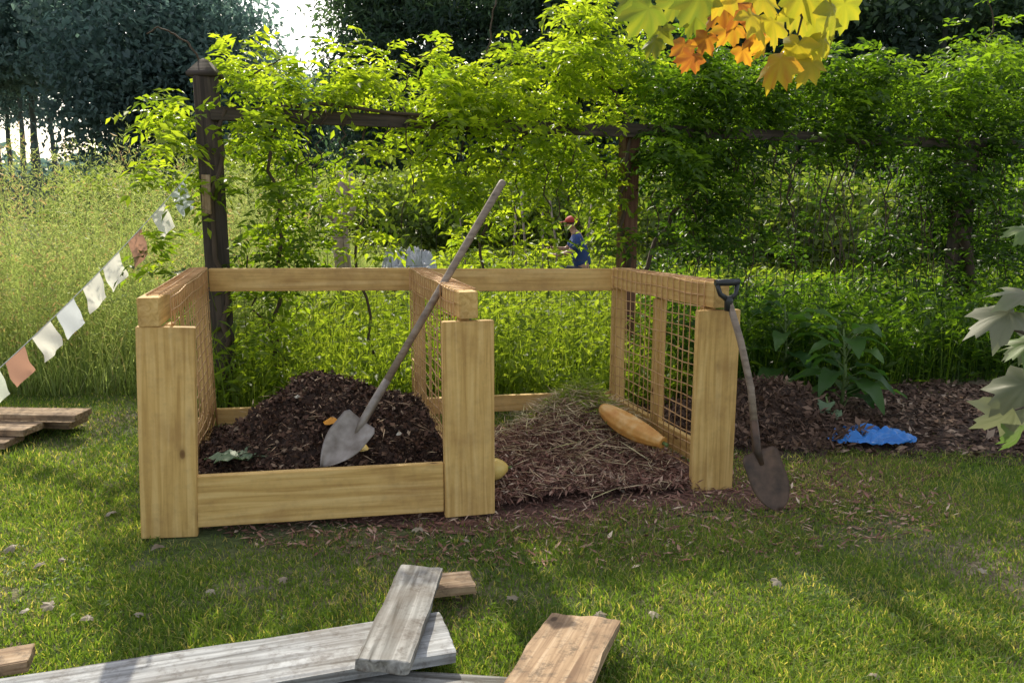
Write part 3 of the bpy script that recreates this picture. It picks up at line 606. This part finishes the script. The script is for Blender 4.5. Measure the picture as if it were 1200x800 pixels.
vine('thin trailing vine along the beam in the left bay',
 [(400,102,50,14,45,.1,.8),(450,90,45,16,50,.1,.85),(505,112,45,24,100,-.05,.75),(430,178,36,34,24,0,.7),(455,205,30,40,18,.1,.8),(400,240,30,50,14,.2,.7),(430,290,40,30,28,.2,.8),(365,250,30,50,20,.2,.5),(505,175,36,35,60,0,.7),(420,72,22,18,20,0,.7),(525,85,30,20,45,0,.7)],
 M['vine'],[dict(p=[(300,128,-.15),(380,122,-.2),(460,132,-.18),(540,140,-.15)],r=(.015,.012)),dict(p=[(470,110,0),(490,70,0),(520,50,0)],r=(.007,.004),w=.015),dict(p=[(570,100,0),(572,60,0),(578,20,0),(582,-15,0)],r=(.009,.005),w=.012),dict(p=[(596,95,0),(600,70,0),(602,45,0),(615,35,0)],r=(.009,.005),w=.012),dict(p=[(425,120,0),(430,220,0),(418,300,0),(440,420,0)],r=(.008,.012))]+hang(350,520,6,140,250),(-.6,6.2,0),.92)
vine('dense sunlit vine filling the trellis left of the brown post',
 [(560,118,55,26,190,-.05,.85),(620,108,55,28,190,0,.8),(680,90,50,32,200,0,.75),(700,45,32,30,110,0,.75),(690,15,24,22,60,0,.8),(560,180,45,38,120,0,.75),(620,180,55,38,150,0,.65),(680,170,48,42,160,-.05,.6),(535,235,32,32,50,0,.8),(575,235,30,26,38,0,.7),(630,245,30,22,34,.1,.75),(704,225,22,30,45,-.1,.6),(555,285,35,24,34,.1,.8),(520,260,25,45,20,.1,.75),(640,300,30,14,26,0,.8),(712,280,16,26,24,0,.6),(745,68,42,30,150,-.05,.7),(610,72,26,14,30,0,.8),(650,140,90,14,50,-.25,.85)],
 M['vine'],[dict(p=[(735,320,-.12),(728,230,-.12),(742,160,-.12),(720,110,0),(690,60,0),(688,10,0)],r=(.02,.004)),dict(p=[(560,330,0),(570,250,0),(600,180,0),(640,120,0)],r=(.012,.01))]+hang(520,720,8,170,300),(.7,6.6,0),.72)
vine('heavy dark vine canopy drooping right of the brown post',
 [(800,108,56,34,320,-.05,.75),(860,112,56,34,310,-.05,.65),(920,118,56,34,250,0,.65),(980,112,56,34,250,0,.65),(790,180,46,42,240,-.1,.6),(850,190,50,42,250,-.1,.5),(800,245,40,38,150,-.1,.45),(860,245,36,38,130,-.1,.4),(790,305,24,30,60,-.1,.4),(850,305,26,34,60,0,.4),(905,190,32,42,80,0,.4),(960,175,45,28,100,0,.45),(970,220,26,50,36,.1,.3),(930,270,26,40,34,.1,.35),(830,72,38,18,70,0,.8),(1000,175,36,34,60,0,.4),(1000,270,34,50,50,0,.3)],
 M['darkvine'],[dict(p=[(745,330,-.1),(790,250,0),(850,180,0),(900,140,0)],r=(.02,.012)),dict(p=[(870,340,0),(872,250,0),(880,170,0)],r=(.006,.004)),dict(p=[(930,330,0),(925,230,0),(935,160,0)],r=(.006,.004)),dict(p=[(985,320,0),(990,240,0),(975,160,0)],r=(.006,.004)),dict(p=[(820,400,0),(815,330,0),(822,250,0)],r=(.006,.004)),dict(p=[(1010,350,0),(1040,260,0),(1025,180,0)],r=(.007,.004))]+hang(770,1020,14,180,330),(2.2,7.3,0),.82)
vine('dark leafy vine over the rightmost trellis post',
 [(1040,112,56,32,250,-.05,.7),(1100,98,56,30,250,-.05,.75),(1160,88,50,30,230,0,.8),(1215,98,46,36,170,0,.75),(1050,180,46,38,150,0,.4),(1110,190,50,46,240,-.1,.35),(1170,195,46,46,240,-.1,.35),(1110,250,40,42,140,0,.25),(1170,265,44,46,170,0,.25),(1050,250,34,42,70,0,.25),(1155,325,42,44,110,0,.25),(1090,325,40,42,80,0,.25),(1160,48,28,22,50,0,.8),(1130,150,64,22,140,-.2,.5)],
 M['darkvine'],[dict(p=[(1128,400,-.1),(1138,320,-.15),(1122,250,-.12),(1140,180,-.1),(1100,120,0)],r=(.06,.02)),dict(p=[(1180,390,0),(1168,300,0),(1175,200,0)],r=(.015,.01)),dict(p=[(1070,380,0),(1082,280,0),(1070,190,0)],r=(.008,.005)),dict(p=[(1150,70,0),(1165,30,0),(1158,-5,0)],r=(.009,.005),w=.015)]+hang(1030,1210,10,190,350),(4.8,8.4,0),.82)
# ------------------------------------------------------------ prayer flags
M['flagw']=leafmat('white_cloth',[(0,(.76,.76,.74)),(1,(.85,.84,.80))],(1,.98,.92),.55,.9)
M['flagb']=leafmat('pale_blue_cloth',[(0,(.68,.73,.78)),(1,(.74,.77,.80))],(.97,.98,1),.5,.9)
M['flagr']=leafmat('faded_rust_cloth',[(0,(.46,.26,.19)),(1,(.56,.34,.26))],(1,.9,.8),.45,.9)
M['flagg']=leafmat('pale_green_cloth',[(0,(.70,.75,.68)),(1,(.75,.78,.71))],(.97,1,.9),.5,.9)
M['string']=flat('white_string',(.7,.7,.66),.9)
s0_=P(234,190,5.55); s1_=P(-70,492,4.55)
def strp(t_):
    p=s0_.lerp(s1_,t_); p.z-=.10*4*t_*(1-t_)*.6; return p
pf=thing('prayer_flags','string of faded prayer flags sloping down from the left trellis post','prayer flags',s0_)
mb=MB(); mb.tube([strp(i/30) for i in range(31)],.003,5); mb.build('string',M['string'],pf)
def flag(t_,mat,w=.145,h=.165,lbl=None):
    a=strp(t_); dl=(strp(t_+.02)-strp(t_-.02)).normalized(); b_=a+dl*w; V=[];Fc=[];m=8
    dn=Vector((.38+random.uniform(-.16,.16),-.0,-1)).normalized(); am=random.uniform(.6,1.8)
    for j in range(m+1):
        for i in range(m+1):
            p=a.lerp(b_,i/m)+dn*h*(j/m)+Vector((0,1,0))*.014*am*math.sin(i*.8+t_*31+j*.4)*(j/m+.2)+dl*.008*math.sin(j*.9+t_*50)*(j/m)
            V.append(p)
    for j in range(m):
        for i in range(m): k=j*(m+1)+i; Fc.append((k,k+1,k+m+2,k+m+1))
    mb=MB(); mb.add(V,Fc); o=mb.build('flag',mat,pf); withvar(o,random.random())
    if lbl: o['label']=lbl
tt=[(.075,'flagb','pale blue flag nearest the post'),(.155,'flagw',None),(.255,'flagr','faded rust flag near the top'),(.345,'flagw',None),(.425,'flagw',None),(.525,'flagb','pale blue flag in the middle'),(.615,'flagw',None),(.71,'flagr','faded rust flag low on the string'),(.80,'flagg','pale green flag')]
for t_,m_,lb in tt: flag(t_,M[m_],.125 if t_<.3 else .145,.165,lb)
# ------------------------------------------------------------ crumpled tarps
def crumple(name,label,cat_,cx,cy,w,d,h,mat,seed,base=0.0):
    m=54; s=np.linspace(-1,1,m); X_,Y_=np.meshgrid(s,s)
    rr=np.maximum(np.abs(X_),np.abs(Y_)); Z=h*(np.abs(sn(X_,Y_,1.7,seed))**.7+.5*np.abs(sn(X_,Y_,4,seed*2)))*(1-rr**3)*.8+.012+.22*h*np.abs(sn(X_,Y_,7,seed))
    xx=cx+w/2*(X_+.2*sn(Y_,X_,1.9,seed)); yy=cy+d/2*(Y_+.4*sn(X_,Y_,1.5,seed+1))
    b0=(np.arange(m-1)[:,None]*m+np.arange(m-1)[None,:]).ravel(); Fq=np.stack([b0,b0+1,b0+m+1,b0+m],1)
    return tag(npobj(name,np.stack([xx.ravel(),yy.ravel(),Z.ravel()+base],1),Fq,mat,smooth=False),label,cat_)
M['blue']=flat('blue_plastic',(.025,.19,.58),.3); M['tarp']=flat('pale_tarp',(.45,.46,.48),.6)
c=G(1015,520); crumple('plastic_sheet','crumpled bright blue plastic sheet on the mulch at right','plastic sheet',c.x-.0,c.y+.0,.50,.26,.075,M['blue'],3,.03)
c=P(480,300,10.5); crumple('tarp','pale grey tarp heaped in the garden beyond the trellis','tarp',c.x,10.5,.7,.7,.55,M['tarp'],5,.40)
o=blobmesh('compost_mound',c.x,10.5,.8,.7,lambda x,y: gs(x,y,c.x,10.5,.5,.5,.60),M['soil']); tag(o,'dark mound underneath the pale grey tarp','mound')
# ------------------------------------------------------------ pale dead trunk, stakes
pt=P(402,330,8.6); o=thing('dead_tree','pale peeling dead trunk standing beyond the left bay','dead tree',(pt.x,8.6,0))
mb=MB(); mb.tube([(pt.x,8.6,0),(pt.x+.02,8.6,.6),(pt.x-.02,8.6,1.1),(pt.x+.03,8.6,1.55),(pt.x,8.6,1.75)],[.10,.085,.09,.07,.03],9); mb.build('trunk',M['palebark'],o)
mb=MB(); mb.tube([(pt.x+.02,8.6,1.15),(pt.x+.14,8.6,1.4),(pt.x+.12,8.6,1.75)],[.05,.04,.02],7); mb.tube([(pt.x,8.6,1.2),(pt.x-.16,8.55,1.35),(pt.x-.24,8.55,1.6)],[.04,.03,.015],7); mb.build('limb',M['palebark'],o)
for i,(u,v0) in enumerate(((598,240),(618,228),(634,245),(652,232),(690,238),(545,250))):
    Y=10.2+.5*i; p=P(u,v0,Y); mb=MB(); mb.tube([(p.x,Y,0),(p.x+random.uniform(-.04,.04),Y,p.z*.5),(p.x+random.uniform(-.12,.12),Y,p.z)],.014,6)
    tag(mb.build('garden_stake',M['handle']),'thin wooden stake standing in the garden beyond the trellis','stake','garden stakes beyond the trellis')
# ------------------------------------------------------------ broad leaf plants at right
def broadplant(u,v,Y,h,nl,wl,label,name='leafy_plant',mat='broad',val=None,tl=(1.3,3.2),st_=.55):
    p=P(u,v,Y); p=Vector((p.x,Y,0)); mb=MB(); vals=[]; sm=MB()
    sm.tube([p,p+Vector((.02,0,h*.35)),p+Vector((-.01,.01,h*.72))],[.014,.011,.005],6)
    for k in range(nl):
        a=k*2.4+random.random()*.7; q=k/nl; tilt=random.uniform(*tl); L_=h*random.uniform(.30,.46)*(1.1-.4*q); b_=p+Vector((.01,0,h*(.05+.62*q)))
        dirv=Vector((math.cos(a),math.sin(a),tilt)).normalized(); e_=b_+dirv*L_*.35
        sm.tube([b_,e_],[.005,.003],5)
        c0=len(mb.v); stripleaf(mb,e_,(math.cos(a),math.sin(a),tilt*.5),UP,L_,wl*random.uniform(.8,1.3),random.uniform(.35,.9),8,.3); vals+=[random.random() if val is None else val]*(len(mb.v)-c0)
    o=thing(name,label,'plant',p); f_=mb.build('leaves',M[mat],o); withvar(f_,vals=vals); sm.build('stem',M['greenstem'],o)
broadplant(985,470,5.30,.84,24,.13,'large broad leaved plant rising above the mulch bed',tl=(.3,1.5))
broadplant(918,420,6.0,.95,20,.13,'broad leaved plant in the shade behind the chip pile',tl=(.3,1.5))
broadplant(1095,430,6.6,.6,14,.10,'low leafy plant under the right trellis post',tl=(.3,1.5))
broadplant(968,500,5.0,.30,5,.12,'small pale leaved plant left of the blue sheet','leafy_plant','cabbage',tl=(.4,1.2))
# ------------------------------------------------------------ trees
def crownpts(nc,ncl,cx,cy,zc,rx,rz,shape,cr):
    out=[];br=[]
    for i in range(nc):
        while True:
            p=R.rand(3)*2-1
            if np.linalg.norm(p)<1 and (np.linalg.norm(p)>.45 or R.rand()<.3): break
        if shape=='cone':
            q=(p[2]+1)/2; s=(1-q)**.8*1.15+.05; c=np.array([cx+p[0]*rx*s,cy+p[1]*rx*s,zc+rz*p[2]])
        else: c=np.array([cx+p[0]*rx,cy+p[1]*rx,zc+p[2]*rz])
        k=int(ncl*(.6+.8*R.rand())); g=R.randn(k,3)*cr*np.array([1,1,.5 if shape!='cone' else .3]); out.append(c+g)
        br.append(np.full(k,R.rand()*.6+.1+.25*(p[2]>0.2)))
    return np.concatenate(out),np.concatenate(br)
def tree(name,label,u,Y,h,z0,rx,mat,shape='round',nc=90,ncl=75,ls=.2,trunk=.22,group=None,cr=.55,bk='bark'):
    x=(u-600)/F*Y/.99; o=thing(name,label,'tree' if name!='shrub' else 'shrub',(x,Y,0),group)
    zc=(h+z0)/2; rz=(h-z0)/2
    Pn,br=crownpts(nc,ncl,x,Y,zc,rx,rz,shape,cr); n=len(Pn)
    D=R.randn(n,3); D[:,2]-=.5; Nr=R.randn(n,3)*.6; Nr[:,2]+=.8
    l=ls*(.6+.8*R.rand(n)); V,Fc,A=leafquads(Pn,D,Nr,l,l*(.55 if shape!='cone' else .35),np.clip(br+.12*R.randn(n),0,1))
    npobj('crown',V,Fc,mat,o,A)
    mb=MB(); pts=[(x+.1*math.sin(i*1.3+u)*min(1,h/8),Y,h*.92*i/7) for i in range(8)]; mb.tube(pts,[trunk*(1-.85*i/7) for i in range(8)],8)
    for k in range(int(7 if h>5 else 4)):
        zz=z0+(h-z0)*(.05+.8*k/7); a=k*2.4+u; ln=rx*.8*(1-.6*k/8)
        mb.tube([(x,Y,zz),(x+math.cos(a)*ln*.5,Y+math.sin(a)*ln*.5,zz+ln*.25),(x+math.cos(a)*ln,Y+math.sin(a)*ln,zz+ln*.35)],[trunk*.35*(1-.7*k/8),trunk*.2,trunk*.06],6)
    mb.build('trunk',M[bk],o)
    return o
LT=['hazy blue green broad tree at the far upper left','hazy blue green tree second from the left edge','hazy blue green tree between the meadow and the left post','hazy blue green tree just above the left trellis post','hazy tree left of the bright sky gap']
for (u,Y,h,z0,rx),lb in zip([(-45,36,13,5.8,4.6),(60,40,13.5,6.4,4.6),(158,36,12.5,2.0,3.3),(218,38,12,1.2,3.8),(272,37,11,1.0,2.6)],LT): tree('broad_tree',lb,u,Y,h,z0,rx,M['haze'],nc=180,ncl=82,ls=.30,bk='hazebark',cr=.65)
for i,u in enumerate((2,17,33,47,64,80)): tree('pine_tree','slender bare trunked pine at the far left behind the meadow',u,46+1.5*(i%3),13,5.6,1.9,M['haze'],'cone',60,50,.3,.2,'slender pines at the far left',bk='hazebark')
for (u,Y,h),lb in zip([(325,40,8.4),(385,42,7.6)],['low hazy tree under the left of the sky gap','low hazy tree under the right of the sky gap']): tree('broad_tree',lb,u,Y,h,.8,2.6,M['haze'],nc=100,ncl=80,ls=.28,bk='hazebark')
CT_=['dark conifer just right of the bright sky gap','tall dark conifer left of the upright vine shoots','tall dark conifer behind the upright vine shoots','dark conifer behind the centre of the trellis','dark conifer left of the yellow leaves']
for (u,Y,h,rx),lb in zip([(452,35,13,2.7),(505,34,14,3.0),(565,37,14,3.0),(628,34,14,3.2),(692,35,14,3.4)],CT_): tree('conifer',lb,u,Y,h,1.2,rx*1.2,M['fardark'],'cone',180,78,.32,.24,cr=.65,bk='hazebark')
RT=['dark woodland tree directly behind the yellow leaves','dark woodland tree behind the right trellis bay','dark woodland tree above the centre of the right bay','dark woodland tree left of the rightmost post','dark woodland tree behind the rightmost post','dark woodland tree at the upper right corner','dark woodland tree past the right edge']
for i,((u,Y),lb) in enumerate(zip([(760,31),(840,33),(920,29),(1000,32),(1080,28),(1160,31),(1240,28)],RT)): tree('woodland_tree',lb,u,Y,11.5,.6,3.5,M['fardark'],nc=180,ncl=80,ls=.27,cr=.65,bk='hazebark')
SH=[('rounded shrub behind the meadow below the hazy trees',150,19,2.2,1.5),('bushy shrub beyond the left trellis post',290,18,2.2,1.4),('sunlit shrub beyond the dead trunk',395,19,2.0,1.6),('sunlit shrub behind the grey tarp',480,18.5,2.1,1.3),('shrub left of the kneeling person',575,19,2.2,1.4),('shrub behind the kneeling person',665,20,2.2,1.5),('shrub beyond the brown trellis post',765,16,2.1,1.4),('shrub beyond the centre of the right bay',870,15,2.2,1.5),('shrub seen through the right wire fencing',975,14.5,2.0,1.5),('shrub beyond the rightmost trellis post',1085,15,2.3,1.7),('shrub at the right edge of the garden',1190,14,2.2,1.6)]
for lb,u,Y,h,rx in SH: tree('shrub',lb,u,Y,h,.15,rx,M['shrub'] if u<1000 else M['darkvine'],nc=70,ncl=60,ls=.16,trunk=.06,cr=.26)
# ------------------------------------------------------------ maple overhead
mt=thing('maple_tree','maple with yellow and pale leaves reaching in from the right','tree',(4.9,4.1,0))
mb=MB(); mb.tube([(4.9,4.1,0),(4.85,4.15,1.5),(4.9,4.2,3),(4.8,4.4,4.6),(4.7,4.5,6)],[.2,.16,.14,.10,.04],10); mb.build('trunk',M['bark'],mt)
mb=MB(); tipy=P(905,-60,2.45)
mb.tube([(4.88,4.15,2.7),(3.6,3.7,2.9),(2.2,3.0,2.75),(1.3,2.6,2.45),tipy,P(800,-15,2.4)],[.06,.045,.028,.015,.008,.003],7)
mb.tube([tipy,P(940,20,2.4),P(930,60,2.4)],[.006,.004,.002],5); mb.tube([tipy,P(860,10,2.45),P(830,30,2.45)],[.006,.004,.002],5)
mb.tube([(4.86,4.15,1.45),(3.6,3.2,1.5),(2.2,2.2,1.35),P(1230,400,1.75),P(1185,385,1.7)],[.05,.035,.02,.008,.003],7)
mb.tube([P(1230,400,1.75),P(1225,470,1.72),P(1190,480,1.7)],[.006,.004,.002],5)
for a,zz,ln in ((2.2,3.4,3.2),(2.7,3.9,4.0),(3.3,4.1,3.8),(1.8,3.6,3.0),(1.2,4.0,2.6),(4.0,4.4,2.6)): mb.tube([(4.85,4.2,zz),(4.85+math.cos(a)*ln*.5,4.2+math.sin(a)*ln*.5,zz+.35),(4.85+math.cos(a)*ln,4.2+math.sin(a)*ln,zz+.5)],[.06,.035,.01],6)
mb.build('branches',M['bark'],mt)
mb=MB(); vals=[]
for (u,v,s,c_) in [(760,10,.085,.05),(790,0,.08,.1),(775,35,.06,.15),(815,20,.07,.1),(845,8,.07,.9),(858,32,.07,.8),(880,18,.08,.5),(905,25,.085,.45),(930,12,.085,.35),(955,25,.09,.3),(975,8,.09,.25),(935,52,.08,.5),(915,70,.085,.7),(950,74,.068,.5),(965,48,.08,.35),(802,52,.06,.95),(812,66,.055,1),(828,44,.055,.92),(870,58,.055,.85),(990,5,.085,.25),(890,-5,.08,.45),(850,-10,.08,.6),(940,-10,.09,.35),(820,-5,.09,.1),(745,-5,.085,.05),(895,48,.06,.7),(768,48,.055,.1),(868,5,.075,.95),(884,42,.05,.9)]:
    p=P(u,v,2.4+random.uniform(-.14,.14)); c0=len(mb.v)
    mapleaf(mb,p,(random.uniform(-.7,.7),random.uniform(-.5,.3),-.8),(random.uniform(-.9,.9),-1,random.uniform(-.2,1.4)),s*1.04,random.uniform(.15,.7)); m_=len(mb.v)-c0
    vals+=[min(1,max(0,c_+.14*math.sin(q*1.3+u)*(.3+.7*(q>m_//2)))) for q in range(m_)]
f_=mb.build('yellow_leaves',M['yellow'],mt); withvar(f_,vals=vals)
mb=MB(); vals=[]
for (u,v,s,c_,d_,n_) in [(1182,366,.085,.5,(-1,-.1,-.2),(.2,-.5,1)),(1205,345,.07,.7,(-.5,.2,.2),(.3,-.6,1)),(1202,450,.09,.35,(-.6,.1,-.5),(-.3,-.8,.8)),(1190,478,.085,.55,(-.7,0,-.6),(.5,-.8,.5)),(1197,502,.065,1,(-.1,0,-1),(.6,-1,.2)),(1212,400,.06,.95,(-1,0,-.3),(0,-.5,1)),(1205,268,.05,.95,(-1,0,.1),(0,-.5,1)),(1235,420,.08,.4,(-.3,0,.4),(0,-.9,.6)),(1205,405,.055,.8,(-1,0,-.1),(0,-.3,1))]:
    p=P(u,v,1.72+random.uniform(-.06,.06)); c0=len(mb.v); mapleaf(mb,p,d_,n_,s*1.05,.6); m_=len(mb.v)-c0; vals+=[max(0,c_-(.25*random.random() if q<m_//2 else 0)) for q in range(m_)]
f_=mb.build('pale_leaves',M['silver'],mt); withvar(f_,vals=vals)
n=1500; x=.9+R.rand(n)*6.0; y=2.6+R.rand(n)*5.0; z=3.55+R.rand(n)*1.9+.25*sn(x,y,1.3); k=sn(x,y,1.9,2)>-.1; x=x[k];y=y[k];z=z[k];n=len(x)
V,Fc,A=leafquads(np.stack([x,y,z],1),R.randn(n,3),np.stack([.4*R.randn(n),.4*R.randn(n),np.ones(n)],1),.13*(.6+.8*R.rand(n)),.11,R.rand(n))
npobj('crown',V,Fc,M['maple'],mt,A)
# ------------------------------------------------------------ person
def skinmesh(name,verts,edges,radii,mat,parent,sub=2):
    me=bpy.data.meshes.new(name); off=wloc(parent); me.from_pydata([tuple(Vector(v)-off) for v in verts],edges,[])
    o=bpy.data.objects.new(name,me); C.objects.link(o)
    m=o.modifiers.new('s','SKIN'); m.use_smooth_shade=True
    for i,r in enumerate(radii):
        r=r if hasattr(r,'__len__') else (r,r); me.skin_vertices[0].data[i].radius=r
    me.skin_vertices[0].data[0].use_root=True
    s=o.modifiers.new('u','SUBSURF'); s.levels=sub; s.render_levels=sub
    dg=bpy.context.evaluated_depsgraph_get(); dg.update()
    nm=bpy.data.meshes.new_from_object(o.evaluated_get(dg)); nm.materials.clear(); nm.materials.append(mat)
    for p in nm.polygons: p.use_smooth=True
    o.modifiers.clear(); o.data=nm; nm.name=name; o.parent=parent
    return o
PX=P(676,300,12).x; py=12.0
pr=thing('person','person in red cap and blue shirt crouching beyond the trellis','person',(PX,py,0))
M['skin']=flat('skin',(.50,.28,.19),.5); M['shirt']=flat('blue_shirt',(.03,.065,.22),.8); M['jeans']=flat('dark_trousers',(.03,.035,.06),.8); M['cap']=flat('red_cap',(.45,.05,.035),.7); M['hair']=flat('brown_hair',(.07,.035,.02),.7)
def q(a,b_,c_): return Vector((PX+a,py+b_,c_))
bv=[q(.10,0,.40),q(.08,0,.55),q(.04,0,.72),q(.0,0,.90),q(-.04,0,.985),q(-.07,0,1.03),q(-.085,0,1.09),q(-.09,0,1.15),
    q(-.0,-.17,.90),q(-.12,-.22,.70),q(-.32,-.18,.66),q(-.39,-.17,.66),
    q(-.0,.17,.90),q(-.14,.22,.72),q(-.34,.16,.74),q(-.41,.15,.75),
    q(.10,-.10,.38),q(-.27,-.14,.46),q(-.12,-.14,.08),q(-.26,-.14,.04),
    q(.10,.10,.38),q(-.22,.16,.30),q(.12,.15,.07),q(-.02,.15,.04)]
be=[(0,1),(1,2),(2,3),(3,4),(4,5),(5,6),(6,7),(3,8),(8,9),(9,10),(10,11),(3,12),(12,13),(13,14),(14,15),(0,16),(16,17),(17,18),(18,19),(0,20),(20,21),(21,22),(22,23)]
br_=[.12,.12,.125,.11,.055,.05,.085,.075,.055,.042,.03,.028,.055,.042,.03,.028,.09,.065,.045,.035,.09,.065,.045,.035]
skinmesh('body',bv,be,br_,M['skin'],pr)
sv=[q(.10,0,.46),q(.08,0,.55),q(.04,0,.72),q(.0,0,.90),q(-.02,0,.96),q(.0,-.17,.90),q(-.10,-.215,.73),q(.0,.17,.90),q(-.11,.215,.75)]
skinmesh('shirt',sv,[(0,1),(1,2),(2,3),(3,4),(3,5),(5,6),(3,7),(7,8)],[.14,.145,.15,.135,.07,.075,.062,.075,.062],M['shirt'],pr)
tv=[q(.11,0,.40),q(.10,-.10,.38),q(-.27,-.14,.46),q(-.13,-.14,.12),q(.10,.10,.38),q(-.22,.16,.30),q(.09,.15,.09),q(.10,0,.48)]
skinmesh('trousers',tv,[(0,1),(1,2),(2,3),(0,4),(4,5),(5,6),(0,7)],[.13,.105,.08,.06,.105,.08,.06,.13],M['jeans'],pr)
lathe('hair',q(-.065,0,1.06),UP,[(0,.03),(.02,.07),(.05,.09),(.09,.095),(.11,.09)],M['hair'],14,0,0,pr)
lathe('cap',q(-.085,0,1.135),UP,[(0,.098),(.02,.10),(.05,.092),(.08,.06),(.095,.02)],M['cap'],16,0,0,pr)
mb=MB(); mb.add([q(-.15,-.07,1.145),q(-.15,.07,1.145),q(-.26,.04,1.125),q(-.26,-.04,1.125),q(-.15,-.07,1.155),q(-.15,.07,1.155),q(-.26,.04,1.135),q(-.26,-.04,1.135)],[(0,1,2,3),(7,6,5,4),(0,4,5,1),(1,5,6,2),(2,6,7,3),(3,7,4,0)]); mb.build('cap_brim',M['cap'],pr,False)
lathe('nose',q(-.165,0,1.085),(-1,0,-.3),[(0,.018),(.015,.014),(.03,.008)],M['skin'],8,0,0,pr)
for s in (-1,1): lathe('eye',q(-.158,.032*s,1.112),(-1,.2*s,0),[(0,.010),(.006,.009),(.010,.004)],M['hair'],8,0,0,pr)
for s in (-1,1): lathe('ear',q(-.075,.085*s,1.085),(0,s,0),[(0,.022),(.008,.024),(.014,.014)],M['skin'],8,0,0,pr)
for s in (-1,1):
    mb=MB(); base=q(-.39,.17*s if s<0 else .15,.66 if s<0 else .75)
    for k in range(4): mb.tube([base+Vector((-.02,(k-1.5)*.02,0)),base+Vector((-.07,(k-1.5)*.02,-.01)),base+Vector((-.085+.004*k,(k-1.5)*.018,-.045))],[.011,.009,.007],6)
    mb.tube([base+Vector((0,-.04*s,-.0)),base+Vector((-.035,-.05*s,-.03))],[.012,.008],6); mb.build('fingers',M['skin'],pr)
# ------------------------------------------------------------ light, world, camera
az=math.radians(-17); el=math.radians(37)
S=Vector((math.sin(az)*math.cos(el),math.cos(az)*math.cos(el),math.sin(el)))
sl=bpy.data.lights.new('sun','SUN'); sl.energy=5; sl.angle=math.radians(.55); sl.color=(1,.92,.74)
so=bpy.data.objects.new('sun',sl); C.objects.link(so); so.rotation_euler=S.to_track_quat('Z','Y').to_euler(); so.location=(0,0,20)
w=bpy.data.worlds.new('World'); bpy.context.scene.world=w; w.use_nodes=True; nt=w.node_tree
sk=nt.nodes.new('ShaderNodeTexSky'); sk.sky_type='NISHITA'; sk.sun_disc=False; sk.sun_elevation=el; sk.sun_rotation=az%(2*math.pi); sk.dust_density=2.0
ad=nt.nodes.new('ShaderNodeMix'); ad.data_type='RGBA'; ad.blend_type='ADD'; ad.inputs[0].default_value=1; ad.inputs[7].default_value=(3.2,3.0,2.6,1)  # constant warm fill added over the sky to brighten shaded surfaces
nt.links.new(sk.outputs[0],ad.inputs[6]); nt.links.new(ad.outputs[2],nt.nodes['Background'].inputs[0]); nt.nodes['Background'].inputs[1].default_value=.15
cd=bpy.data.cameras.new('camera'); cd.sensor_width=36; cd.lens=F/1200*36; cd.clip_end=2000; cd.clip_start=.05
co=bpy.data.objects.new('camera',cd); C.objects.link(co); co.location=(0,0,H); co.rotation_euler=(math.pi/2-TH,0,0)
sc=bpy.context.scene; sc.camera=co; sc.view_settings.view_transform='Standard'; sc.view_settings.look='None'; sc.view_settings.exposure=0
